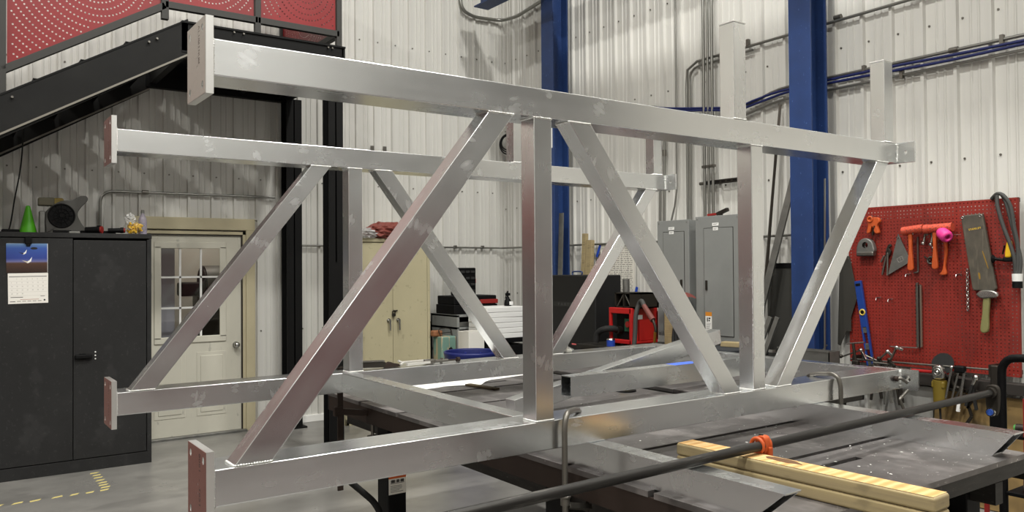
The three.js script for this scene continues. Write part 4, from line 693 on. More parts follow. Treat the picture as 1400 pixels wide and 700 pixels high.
{ // white stacked sheets on a black stand, pump sprayer on top
  const t = thing('utility_stand', 'black stand under the white stacked panels near the corner', 'stand', [5.17, 0, -7.57]);
  part('top', span(-0.3, 0.3, 0.83, 0.88, -0.2, 0.2, 0.006), M.black, t); for (const x of [-0.27, 0.27]) for (const z of [-0.17, 0.17]) part('leg', span(x - 0.02, x + 0.02, 0, 0.83, z - 0.02, z + 0.02), M.black, t); part('drawer', span(-0.27, 0.27, 0.62, 0.8, -0.18, 0.195, 0.006), M.blackSteel, t);
  for (let k = 0; k < 6; k++) { const s = thing('foam_panel', ['lowest', 'second lowest', 'third lowest', 'third highest', 'second highest', 'topmost'][k] + ' white panel of the stack on the black stand near the corner', 'panel', [5.165 + rr(-0.01, 0.01), 0.881 + k * 0.0585, -7.57], rr(-0.02, 0.02), 'white stacked panels'); part('sheet', rbx(0.54, 0.056, 0.38, 0.006, 0, 0.028, 0), M.white, s); }
  const w = thing('paper_box', 'white cardboard box standing on the floor beside the blue barrel', 'box', [4.72, 0, -7.42]); part('carton', span(-0.1, 0.1, 0, 0.98, -0.12, 0.1, 0.004), std(0xdedcd5, 0.7), w); part('flap', bx(0.2, 0.004, 0.11, 0, 0.984, 0.04), std(0xd6d3ca, 0.7), w);
  const p = thing('pump_sprayer', 'small black pump sprayer on the white stacked panels', 'sprayer', [5.31, 1.233, -7.57]); part('bottle', new THREE.LatheGeometry([[0, 0], [0.04, 0], [0.042, 0.02], [0.036, 0.06], [0.02, 0.085], [0.018, 0.1]].map(([x, y]) => new THREE.Vector2(x, y)), 20), M.black, p); part('trigger', [rbx(0.06, 0.03, 0.025, 0.006, 0, 0.13, 0), rod([0, 0.1, 0], [0, 0.14, 0], 0.012), rod([-0.02, 0.12, 0], [-0.035, 0.08, 0], 0.006), rod([0, 0.145, 0], [0.0, 0.17, 0], 0.008)], M.black, p); part('label', rbx(0.05, 0.04, 0.006, 0.002, 0.02, 0.03, 0.04), M.white, p);
}
{ // black welding cabinet
  const t = thing('equipment_case', 'large flat black case standing before the blue column at the right wall', 'case', [5.45, 0, -6.42]);
  part('body', span(-0.15, 0.2, 0.02, 1.588, -0.36, 0.38, 0.012), std(0x0a0a0b, 0.6), t);
  const band = print(256, 40, (c, w, h) => { c.fillStyle = '#1b1b1c'; c.fillRect(0, 0, w, h); c.fillStyle = '#3c3c3d'; c.font = 'bold 30px sans-serif'; c.textAlign = 'center'; c.fillText('P A R T S', w / 2, 31); });
  const b = part('name_band', new THREE.PlaneGeometry(0.5, 0.05), std(0xffffff, 0.5, 0, { map: band }), t, [-0.1515, 1.285, -0.1]); b.rotation.y = -Math.PI / 2;
  const lb = print(128, 32, (c, w, h) => { c.fillStyle = '#101010'; c.fillRect(0, 0, w, h); c.fillStyle = '#d26464'; c.fillRect(4, 7, 70, 18); c.fillStyle = '#eee'; c.fillRect(80, 7, 40, 18); }); const l = part('label', new THREE.PlaneGeometry(0.13, 0.026), std(0xffffff, 0.5, 0, { map: lb }), t, [-0.1515, 0.88, 0.07]); l.rotation.y = -Math.PI / 2;
  part('handle', hose([[-0.02, 1.585, -0.12], [-0.02, 1.62, -0.12], [-0.02, 1.62, 0.02], [-0.02, 1.585, 0.02]], 0.008, 24, 6), M.blueSteel, t);
  part('foot', [span(-0.12, -0.08, 0, 0.022, -0.3, -0.26), span(-0.12, -0.08, 0, 0.022, 0.28, 0.32), span(0.12, 0.16, 0, 0.022, -0.3, -0.26), span(0.12, 0.16, 0, 0.022, 0.28, 0.32)], M.black, t);
}
// lumber and bars leaning at the wall behind it
{
  const lean = (n, label, cat, a, b, w, th, mat) => { const t = thing(n, label, cat, [a[0], 0, a[2]]); part(n === 'flat_bar' ? 'bar' : 'board', bar([0, a[1], 0], [b[0] - a[0], b[1], b[2] - a[2]], w, th), mat, t); };
  lean('lumber_board', 'pale board with a wavy edge leaning behind the black case', 'board', [5.70, 0.008, -6.71], [5.815, 1.965, -6.70], 0.045, 0.09, M.pine);
  lean('lumber_board', 'narrow board leaning against the blue column behind the black case', 'board', [5.70, 0.008, -6.785], [5.815, 2.04, -6.785], 0.04, 0.06, M.pine);
  lean('flat_bar', 'grey steel flat bar leaning on the far blue column', 'bar', [5.50, 0.008, -6.915], [5.60, 2.27, -6.935], 0.01, 0.075, M.plateGrey);
}

// ---------------------------------------------------------------- right wall: panels, conduits, poster, welder bench
const WX = RX - 0.0325;                                               // crests of the siding ribs
{
  const label2 = print(64, 24, (c, w, h) => { c.fillStyle = '#f3f3f0'; c.fillRect(0, 0, w, h); c.fillStyle = '#777'; c.fillRect(8, 7, 46, 3); c.fillRect(8, 14, 34, 3); });
  const warn = print(64, 100, (c, w, h) => { c.fillStyle = '#efeee9'; c.fillRect(0, 0, w, h); c.fillStyle = '#d98b2b'; c.fillRect(0, 0, w, 22); c.fillStyle = '#222'; c.fillRect(14, 30, 10, 22); c.fillRect(30, 30, 20, 8); c.fillRect(30, 42, 14, 8); c.fillStyle = '#888'; for (let i = 0; i < 6; i++) c.fillRect(8, 60 + i * 6, 46 - i * 3, 2); });
  function panel(label, z, y0, y1, w, d, kind) {
    const t = thing('electrical_panel', label, 'electrical panel', [WX - d / 2, y0, z]), h = y1 - y0;
    part('box', span(-d / 2 + 0.004, d / 2, 0, h, -w / 2, w / 2, 0.004), M.greyPaint, t);
    part('front_cover', span(-d / 2 - 0.008, -d / 2 + 0.004, -0.004, h + 0.004, -w / 2 - 0.004, w / 2 + 0.004, 0.003), M.greyPaint, t);
    const dz0 = -w / 2 + w * 0.20, dz1 = w / 2 - w * 0.14, door = part('door', span(-d / 2 - 0.014, -d / 2 - 0.008, 0.06, h - 0.11, dz0, dz1, 0.003), M.greyPaint, t);
    part('door_edge', [span(-d / 2 - 0.0088, -d / 2 - 0.0076, 0.054, h - 0.104, dz0 - 0.006, dz1 + 0.006)], M.darkSteel, t);
    part('latch', rbx(0.014, 0.09, 0.022, 0.004, -d / 2 - 0.018, h * 0.45, kind ? dz0 + 0.03 : dz1 - 0.03), M.darkSteel, door);
    for (const [yy, ww] of [[h - 0.075, 0.075], [h - 0.115, 0.06]]) { const m = part('label', new THREE.PlaneGeometry(ww, 0.028), std(0xffffff, 0.6, 0, { map: label2 }), t, [-d / 2 - 0.0155, yy, -0.01]); m.rotation.y = -Math.PI / 2; }
    if (kind) { const m = part('warning_label', new THREE.PlaneGeometry(0.075, 0.17), std(0xffffff, 0.6, 0, { map: warn }), t, [-d / 2 - 0.0155, 0.185, dz0 + 0.05]); m.rotation.y = -Math.PI / 2; }
    part('screw', [[0.02, 0.02], [h - 0.02, 0.02], [0.02, w - 0.02], [h - 0.02, w - 0.02]].map(([y, z2]) => ball(0.006, -d / 2 - 0.008, y, -w / 2 + z2, 8)), M.steel, t);
    return t;
  }
  panel('smaller grey electrical panel with two white labels, near the welder', -5.42, 1.00, 2.11, 0.40, 0.13, false);
  panel('taller grey electrical panel with orange-topped warning label beside the front post', -4.87, 0.98, 2.125, 0.50, 0.14, true);
  const dis = thing('junction_box', 'dark grey box on the right wall between the post and the near blue column', 'box', [WX - 0.045, 0.95, -4.19]);
  part('box', span(-0.04, 0.045, 0, 0.735, -0.19, 0.17, 0.004), std(0x3c3c39, 0.5, 0.2), dis); part('rim', span(-0.046, -0.04, 0.70, 0.742, -0.195, 0.175, 0.002), M.black, dis);
  const tl = thing('pipe_wrench', 'red handled pipe wrench lying on the taller electrical panel', 'wrench', [WX - 0.09, 2.131, -4.90]);
  part('handle', [bar([0, 0.012, -0.12], [0, 0.018, 0.02], 0.03, 0.02)], M.redDull, tl); part('jaw', [bar([0, 0.014, -0.01], [0, 0.052, 0.11], 0.035, 0.03), rbx(0.03, 0.04, 0.03, 0.006, 0, 0.02, 0.03)], M.darkSteel, tl);
}
{ // conduits
  const run = (label, pts, r = 0.013, ten = 0.06) => { const o = pts[0], t = thing('conduit', label, 'conduit', o); const L = pts.map((p) => [p[0] - o[0], p[1] - o[1], p[2] - o[2]]);
    const path = new THREE.CurvePath(); const v = L.map(V);
    for (let i = 0; i < v.length - 1; i++) { // straight runs with rounded bends
      const a = i ? v[i].clone().lerp(v[i + 1], Math.min(0.45, 0.12 / v[i].distanceTo(v[i + 1]))) : v[i], b = i < v.length - 2 ? v[i + 1].clone().lerp(v[i], Math.min(0.45, 0.12 / v[i].distanceTo(v[i + 1]))) : v[i + 1];
      path.add(new THREE.LineCurve3(a, b)); if (i < v.length - 2) path.add(new THREE.QuadraticBezierCurve3(b, v[i + 1], v[i + 1].clone().lerp(v[i + 2], Math.min(0.45, 0.12 / v[i + 1].distanceTo(v[i + 2])))));
    }
    part('tube', new THREE.TubeGeometry(path, Math.max(24, (v.length - 1) * 22), r, 8, false), M.conduit, t);
    return t; };
  const X = WX - 0.02, coupling = (t, x, y, z, ax) => part('coupling', new THREE.CylinderGeometry(0.02, 0.02, 0.06, 12).applyQuaternion(new THREE.Quaternion().setFromUnitVectors(new THREE.Vector3(0, 1, 0), V(ax))), M.steel, t, [x - t.position.x, y - t.position.y, z - t.position.z]);
  const strap = (t, x, y, z, vert) => part('strap', vert ? span(-0.004, 0.03, -0.012, 0.012, -0.022, 0.022) : span(-0.004, 0.03, -0.03, 0.03, -0.012, 0.012), M.steel, t, [x - 0.014 - t.position.x, y - t.position.y, z - t.position.z]);
  let t = run('steel conduit running highest along the right wall, bending down to the smaller panel', [[X, 2.112, -5.33], [X, 3.62, -5.33], [X, 3.665, -0.4]]); for (const z of [-4.6, -3.1, -2.2]) strap(t, X, 3.66, z); coupling(t, X, 3.662, -3.72, [0, 0, 1]);
  t = run('steel conduit beside the highest one, set slightly lower along the right wall', [[X, 2.112, -5.29], [X, 3.57, -5.29], [X, 3.585, -4.55]], 0.011); strap(t, X, 3.0, -5.29, true);
  t = run('steel conduit above the blue hoses along the right wall', [[X, 3.06, -4.75], [X, 3.19, -4.3], [X, 3.195, -0.4]]); for (const z of [-3.5, -2.5, -1.6]) strap(t, X, 3.195, z); coupling(t, X, 3.195, -2.82, [0, 0, 1]);
  t = run('steel conduit below the blue hoses along the right wall', [[X, 2.98, -4.85], [X, 3.09, -4.3], [X, 3.095, -0.4]], 0.011); for (const z of [-3.2, -2.0]) strap(t, X, 3.095, z);
  t = run('left conduit of the pair rising from the smaller panel into a looped bend', [[X, 2.112, -5.70], [X, 3.16, -5.68], [X, 3.27, -5.82], [X, 3.19, -6.3]]); coupling(t, X, 2.85, -5.69, [0, 1, 0]);
  t = run('right conduit of the pair rising from the smaller panel into a looped bend', [[X, 2.112, -5.64], [X, 3.19, -5.62], [X, 3.30, -5.76], [X, 3.23, -6.3]]); coupling(t, X, 2.80, -5.63, [0, 1, 0]);
  t = run('tall thin conduit rising from the smaller panel to the ceiling', [[X, 2.112, -5.55], [X, 2.35, -5.47], [X, TOP - 0.05, -5.46]], 0.009);
  const three = ['left', 'middle', 'right'];
  [[-5.085, 0.014], [-5.035, 0.012], [-4.985, 0.014]].forEach(([z, r], k) => { t = run(three[k] + ' of three straight conduits rising from the taller panel to the ceiling', [[X - 0.036, 2.127, z], [X - 0.036, TOP - 0.05, z]], r); strap(t, X - 0.036, 2.6, z, true); });
  // level run round the far corner
  t = run('thin conduit along the back and right walls at shoulder height', [[3.15, 1.927, BZ + 0.052], [RX - 0.052, 1.92, BZ + 0.052], [X + 0.005, 1.92, -5.66]], 0.011); for (const x of [4.7, 5.1, 5.5]) part('strap', span(-0.012, 0.012, -0.02, 0.02, -0.03, 0.012), M.steel, t, [x - 3.1, 0, 0.0]);
  run('short level conduit between the taller panel and the near blue column', [[X + 0.005, 1.925, -4.60], [X + 0.005, 1.93, -3.95]], 0.011);
  t = run('conduit bending up from behind the black cabinet over the door', [[1.225, 2.0, BZ + 0.052], [1.225, 2.425, BZ + 0.052], [2.9, 2.436, BZ + 0.052]]); coupling(t, 1.62, 2.43, BZ + 0.052, [1, 0, 0]);
  t = run('flexible grey conduit drooping under the crane beam in the far corner', [[5.22, 5.4, BZ + 0.062], [5.24, 4.88, BZ + 0.062], [5.42, 4.81, BZ + 0.062], [RX - 0.07, 4.835, BZ + 0.062], [X - 0.02, 4.80, -8.1], [X - 0.02, 4.90, -7.2]], 0.022);
  const hoseB = (label, pts, r) => { const o = pts[0], q = thing('air_line', label, 'hose', o); part('tube', hose(pts.map((p) => [p[0] - o[0], p[1] - o[1], p[2] - o[2]]), r, 80, 8), M.blueHose, q); };
  const Y = X - 0.03;
  hoseB('upper blue air hose tied along the right wall conduits', [[Y, 3.33, -6.3], [Y, 3.30, -5.9], [Y, 3.22, -5.5], [Y, 3.14, -5.0], [Y, 3.10, -4.72], [Y, 3.13, -4.5], [Y, 3.16, -4.2], [Y, 3.165, -3.4], [Y, 3.15, -2.6], [Y, 3.15, -1.6], [Y, 3.16, -0.4]], 0.011);
  hoseB('lower blue air hose tied along the right wall conduits', [[Y - 0.006, 3.28, -6.3], [Y - 0.006, 3.25, -5.8], [Y - 0.006, 3.18, -5.4], [Y - 0.006, 3.11, -4.95], [Y, 3.07, -4.72], [Y, 3.11, -4.4], [Y, 3.14, -4.1], [Y, 3.13, -3.3], [Y, 3.12, -2.8], [Y, 3.13, -1.9], [Y, 3.12, -0.4]], 0.011);
  const coil = thing('cable_coil', 'small coil of dark cable hanging on the back wall behind the tall post', 'cable', [RX - 0.08, 3.25, -8.3]); part('loop', [0, 1, 2].map((k) => new THREE.TorusGeometry(0.09 + 0.02 * k, 0.009, 8, 30).rotateY(-1.1).translate(0, -0.01 * k, 0.012 * k)), M.rubber, coil);
  const ch = thing('strut_channel', 'short slotted steel strut channel on the right wall above the taller panel', 'strut', [WX - 0.015, 2.45, -4.85]); part('channel', [span(-0.02, 0.01, -0.02, 0.02, -0.27, 0.27, 0.003)], M.darkSteel, ch); part('slot', Array.from({ length: 8 }, (_, k) => span(-0.0215, -0.0205, -0.007, 0.007, -0.25 + k * 0.065, -0.21 + k * 0.065)), M.black, ch); part('clamp_stub', rod([-0.01, 0, -0.27], [-0.01, 0, -0.32], 0.016), M.steel, ch);
}
{ // poster taped on the wall
  const pg = print(256, 300, (c, w, h) => { c.fillStyle = '#d9d6cc'; c.fillRect(0, 0, w, h); c.fillStyle = 'rgba(60,58,54,.75)'; for (let r = 0; r < 24; r++) { let x = 18; while (x < w - 24) { const l = rr(4, 26); c.fillRect(x, 26 + r * 11, Math.min(l, w - 20 - x), 3); x += l + rr(4, 10); } } c.strokeStyle = '#777'; for (let k = 0; k < 5; k++) c.strokeRect(12 + k * 48, 20, 48, 262); c.fillRect(60, 8, 130, 6); });
  const t = thing('paper_chart', 'large paper chart of small print taped on the right wall above the welder', 'chart', [WX - 0.006, 1.36, -6.34]);
  const m = part('sheet', new THREE.PlaneGeometry(0.54, 0.56), std(0xffffff, 0.8, 0, { map: pg }), t, [-0.002, 0.27, 0]); m.rotation.y = -Math.PI / 2; m.rotation.z = 0; part('backing', span(-0.0012, 0.002, -0.01, 0.55, -0.27, 0.27), M.paper, t);
  part('tape', [bar([-0.004, -0.03, -0.30], [-0.004, 0.03, -0.24], 0.004, 0.045), bar([-0.004, 0.42, -0.33], [-0.004, 0.55, -0.27], 0.004, 0.035), bar([-0.004, 0.02, 0.27], [-0.004, 0.10, 0.295], 0.004, 0.035)], std(0x1f46b0, 0.6), t);
  const p = thing('steel_tube', 'short grey steel tube standing on the workbench before the chart', 'tube', [5.52, 0.93, -5.83]); part('tube', [cylY(0.034, 0.034, 0.62, 0, 0, 0, 24)], M.plateGrey, p);
}
{ // bench with the red wire welder
  const t = thing('workbench', 'dark steel workbench along the right wall under the red welder', 'workbench', [5.38, 0, -5.05]);
  part('top', span(-0.36, 0.40, 0.89, 0.93, -0.96, 0.98, 0.005), M.mill, t); for (const x of [-0.3, 0.34]) for (const z of [-0.9, 0.92]) part('leg', span(x - 0.03, x + 0.03, 0, 0.89, z - 0.03, z + 0.03), M.blackSteel, t); part('shelf', span(-0.33, 0.37, 0.3, 0.33, -0.93, 0.95), M.mill, t);
  const w = thing('welding_machine', 'red wire-feed welding machine with an open front on the workbench', 'welder', [5.34, 0.93, -5.42]);
  // the case: long side faces the room, open end towards the left
  const c = (x0, x1, y0, y1, z0, z1, r) => span(x0, x1, y0, y1, z0, z1, r);
  part('case', [c(-0.14, 0.2, 0.02, 0.05, -0.30, 0.0, 0.01), c(-0.14, 0.2, 0.31, 0.355, -0.30, 0.0, 0.014), c(0.18, 0.2, 0.05, 0.32, -0.30, 0.0), c(-0.13, 0.2, 0.05, 0.32, -0.012, 0.0, 0.003)], M.red, w);
  part('front_frame', [c(-0.15, -0.12, 0.02, 0.355, -0.305, -0.275, 0.008), c(-0.15, -0.12, 0.02, 0.06, -0.29, 0.0, 0.008), c(-0.15, -0.12, 0.30, 0.355, -0.29, 0.0, 0.008), c(-0.15, -0.12, 0.02, 0.355, -0.03, 0.004, 0.008)], M.red, w);
  part('recess', [c(-0.06, -0.05, 0.05, 0.31, -0.29, 0.0)], M.black, w);
  part('control_board', [c(-0.075, -0.062, 0.13, 0.25, -0.17, -0.03, 0.003)], std(0x24563f, 0.5), w); part('dial', [new THREE.CylinderGeometry(0.028, 0.03, 0.03, 18).rotateZ(Math.PI / 2).translate(-0.09, 0.2, -0.1)], M.redDull, w); part('socket', [new THREE.CylinderGeometry(0.032, 0.032, 0.05, 18).rotateZ(Math.PI / 2).translate(-0.08, 0.14, -0.23)], M.rubber, w);
  part('rating_label', bx(0.09, 0.04, 0.002, -0.05, 0.27, 0.001), M.white, w);
  part('foot', [c(-0.12, -0.08, 0, 0.022, -0.27, -0.22), c(0.12, 0.16, 0, 0.022, -0.27, -0.22), c(-0.12, -0.08, 0, 0.022, -0.08, -0.03), c(0.12, 0.16, 0, 0.022, -0.08, -0.03)], M.black, w);
  const b = thing('steel_bracket', 'dark triangular-ribbed steel box sitting on top of the red welder', 'bracket', [5.34, 1.286, -5.50]);
  part('frame', [c(-0.12, 0.12, 0, 0.012, -0.17, 0.17), c(-0.12, 0.12, 0.13, 0.142, -0.17, 0.17), c(-0.12, 0.12, 0, 0.142, 0.03, 0.17), c(-0.12, 0.12, 0, 0.142, -0.17, -0.155), c(-0.12, 0.12, 0, 0.142, -0.06, -0.045), c(0.1, 0.12, 0, 0.142, -0.17, 0.17)], M.darkSteel, b); part('strut', [bar([-0.1, 0.01, -0.15], [-0.1, 0.13, -0.06], 0.02, 0.012), bar([-0.1, 0.01, 0.03], [-0.1, 0.13, -0.05], 0.02, 0.012)], M.steel, b);
  const r = thing('shop_rag', 'reddish brown shop rag draped on wood blocks beside the red welder', 'rag', [5.63, 0.93, -5.26]);
  { const g = new THREE.PlaneGeometry(0.20, 0.3, 24, 20).rotateX(-Math.PI / 2), p = g.attributes.position; for (let i = 0; i < p.count; i++) { const x = p.getX(i), z = p.getZ(i); p.setY(i, 0.475 + 0.012 * Math.sin(24 * x + 9 * z) + 0.01 * Math.sin(31 * z) - 3.2 * Math.max(0, Math.abs(z) - 0.11) ** 2 * 4); } g.computeVertexNormals(); part('cloth', g, std(0x6e3630, 0.9), r); }
  part('wood_block', [rbx(0.13, 0.09, 0.14, 0.004, 0, 0.415, -0.03), rbx(0.14, 0.36, 0.2, 0.004, 0.0, 0.1855, 0)], M.pine, r);
  const g = thing('welding_torch', 'welding gun with brown grip and brass nozzle hung over the right end of the welder', 'torch', [5.10, 0.93, -5.08]);
  part('grip', [rod([0.03, 0.39, -0.11], [-0.01, 0.27, 0.04], 0.022, 14, 0.026)], std(0x6b3a34, 0.6), g); part('neck', hose([[-0.01, 0.28, 0.03], [-0.015, 0.24, 0.06], [-0.015, 0.19, 0.075], [-0.015, 0.16, 0.07]], 0.012, 20, 8), M.darkSteel, g); part('nozzle', rod([-0.015, 0.17, 0.07], [-0.01, 0.075, 0.055], 0.014, 14, 0.011), std(0xb5803a, 0.35, 0.9), g);
  part('lead', hose([[0.03, 0.39, -0.11], [0.05, 0.43, -0.16], [0.06, 0.40, -0.205], [0.03, 0.3, -0.215], [0.02, 0.15, -0.215], [0.0, 0.025, -0.21]], 0.021, 40, 10), M.hoseGrey, g);
  const hs = thing('cable_bundle', 'tangle of black welding cables hanging beside the red welder', 'cables', [5.42, 0.93, -4.98]);
  for (let k = 0; k < 8; k++) { const o = 0.022 * k, q = 0.06 * Math.sin(k * 2.1); part('cable', hose([[0.02 + o, 0.30 + q, -0.15 + o * 0.3], [-0.02 + o * 0.5, 0.41 - o * 0.8 + q, -0.07 + o * 0.4], [-0.06 + o * 0.4, 0.26 + q, 0.03 + o * 0.7], [-0.09 + o, 0.08, 0.05 + o * 0.7], [-0.10 + o * 1.2, 0.018, -0.01 + o * 1.2], [-0.05 + o, 0.06 + o * 0.6, -0.09 + o * 0.7], [0.0 + o * 0.6, 0.2, -0.12 + o * 0.6]], 0.014, 50, 8), M.rubber, hs); }
  const h2 = thing('cable_hose', 'thick black ribbed hose curving out of the front of the red welder', 'hose', [5.1, 0.93, -5.65]); part('tube', hose([[0.16, 0.14, 0.0], [0.08, 0.155, -0.02], [0.02, 0.15, -0.06], [0.0, 0.11, -0.13], [-0.01, 0.026, -0.15]], 0.03, 40, 12), M.rubber, h2); part('coupling', [new THREE.CylinderGeometry(0.036, 0.036, 0.05, 16).rotateZ(Math.PI / 2).translate(0.15, 0.14, 0)], M.darkSteel, h2);
  const h3 = thing('blue_can', 'small blue lidded can on the workbench before the welder', 'can', [5.1, 0.93, -5.60]); part('body', cylY(0.04, 0.04, 0.06, 0, 0, 0, 18), std(0x1f3f9c, 0.4), h3); part('lid', [cylY(0.042, 0.038, 0.012, 0, 0.06, 0, 18)], M.chrome, h3);
  const mt = thing('rubber_mat', 'folded black rubber mat on the workbench below the taller panel', 'mat', [5.36, 0.93, -4.42]); part('fold', [rbx(0.5, 0.03, 0.4, 0.012, 0, 0.015, 0), rbx(0.46, 0.03, 0.36, 0.012, 0.02, 0.046, -0.01)], std(0x23262a, 0.9), mt);
  const pb = thing('wood_block', 'short offcut wood block on the black rubber mat below the taller panel', 'block', [5.42, 0.992, -4.45], 0.3); part('block', rbx(0.09, 0.04, 0.17, 0.004, 0, 0.02, 0), M.pine, pb);
}
{ // long bars leaning at the near blue column
  const lean = (n, label, a, b, w, th, mat) => { const t = thing(n, label, 'bar', a); part('bar', bar([0, 0, 0], [b[0] - a[0], b[1] - a[1], b[2] - a[2]], w, th), mat, t); };
  lean('steel_bar', 'widest dark grey bar leaning toward the near blue column, behind the front post', [5.62, 0.945, -4.42], [5.80, 2.62, -4.03], 0.02, 0.062, M.plateGrey);
  lean('steel_bar', 'long thin bar leaning on the right wall, left of the near blue column', [5.75, 0.938, -4.43], [5.852, 3.05, -4.26], 0.012, 0.022, M.steel);
  lean('steel_bar', 'second thin bar leaning beside the long one on the right wall', [5.66, 0.938, -4.345], [5.80, 2.75, -4.26], 0.012, 0.02, M.darkSteel);
  lean('steel_bar', 'short pale steel bar leaning low at the near blue column, left of a similar one', [5.50, 0.94, -4.26], [5.55, 1.25, -4.16], 0.02, 0.04, M.plateGrey);
  lean('steel_bar', 'short pale steel bar leaning low at the near blue column, right of a similar one', [5.50, 0.94, -4.19], [5.55, 1.25, -4.09], 0.02, 0.04, M.plateGrey);
  lean('steel_bar', 'slim bright rod leaning on the face of the near blue column', [5.58, 0.01, -3.70], [5.64, 2.35, -3.705], 0.01, 0.012, M.conduit);
  const t = thing('steel_bin', 'plain grey steel bin standing before the near blue column', 'bin', [5.36, 0, -3.66]);
  part('wall_sheet', [span(-0.07, -0.064, 0.0, 1.035, -0.24, 0.20), span(0.06, 0.066, 0, 1.035, -0.24, 0.20), span(-0.07, 0.066, 0, 1.035, 0.194, 0.20), span(-0.07, 0.066, 0, 1.035, -0.24, -0.234), span(-0.07, 0.066, 0, 0.01, -0.24, 0.2)], M.plateGrey, t); part('rim', [span(-0.074, -0.062, 1.03, 1.042, -0.244, 0.204)], M.plateGrey, t);
  const tg = thing('paper_tag', 'white paper tag stuck on the far blue column behind the tall post', 'tag', [5.539, 3.0, -7.07]); part('card', span(-0.003, 0, 0, 0.22, -0.05, 0.06), M.paper, tg); part('print', [span(-0.0036, -0.003, 0.18, 0.19, -0.03, 0.04), span(-0.0036, -0.003, 0.05, 0.055, -0.03, 0.03)], M.darkSteel, tg);
}

// ---------------------------------------------------------------- red pegboard with tools
const BX = 5.860;                                                    // front face of the board
{
  const t = thing('pegboard', 'large red perforated steel pegboard holding tools on the right wall', 'pegboard', [BX, 0.912, -3.03]);
  // local x runs to the right as seen, y up, z out of the board
  t.rotation.y = -Math.PI / 2;
  const w = 1.235, h = 1.203, c = 0.0254, nx = 48, ny = 47, pos = [], uv = [], R = 0.0035;
  const quad = (a, b, d, e) => { for (const q of [a, b, d, a, d, e]) { pos.push(q[0], q[1], 0); uv.push(q[0], q[1]); } };
  const ox = -nx * c / 2, oy = (h - ny * c) / 2;
  for (let i = 0; i < nx; i++) for (let j = 0; j < ny; j++) {
    const x = ox + (i + 0.5) * c, y = oy + (j + 0.5) * c, k = c / 2, o = [[-k, -k], [k, -k], [k, k], [-k, k]], q = [[-R, -R], [R, -R], [R, R], [-R, R]];
    for (let s = 0; s < 4; s++) { const n = (s + 1) % 4; quad([x + o[s][0], y + o[s][1]], [x + o[n][0], y + o[n][1]], [x + q[n][0], y + q[n][1]], [x + q[s][0], y + q[s][1]]); }
  }
  const g = new THREE.BufferGeometry(); g.setAttribute('position', new THREE.Float32BufferAttribute(pos, 3)); g.setAttribute('uv', new THREE.Float32BufferAttribute(uv, 2)); g.computeVertexNormals();
  part('perforated_sheet', g, M.pegRed, t);
  part('rim', [span(-w / 2, w / 2, 0, oy, -0.016, 0), span(-w / 2, w / 2, h - oy, h, -0.016, 0), span(-w / 2, ox, 0, h, -0.016, 0), span(-ox, w / 2, 0, h, -0.016, 0)], M.pegRed, t);
  part('standoff', [span(-w / 2, w / 2, 0.02, 0.05, -0.027, -0.016), span(-w / 2, w / 2, h - 0.03, h - 0.004, -0.027, -0.016)], M.darkSteel, t);
  const l = thing('bench_ledge', 'dark ledge on the right wall just below the red pegboard', 'ledge', [RX - 0.09, 0.80, -2.95]); part('board', span(-0.05, 0.06, 0, 0.075, -0.7, 0.62, 0.004), std(0x26211d, 0.7), l); part('bracket', [span(0.0, 0.06, -0.12, 0, -0.66, -0.64)], M.darkSteel, l);
}
const tool = (name, label, cat, z, y, out = 0.012, group) => thing(name, label, cat, [BX - out, y, z], -Math.PI / 2, group);  // local x right, y up, z out
const peg = (t, x, y, out = 0.012) => part('hook', [rod([x, y, -out], [x, y, 0.03], 0.003, 6), rod([x, y, 0.03], [x, y + 0.012, 0.036], 0.003, 6)], M.chrome, t);
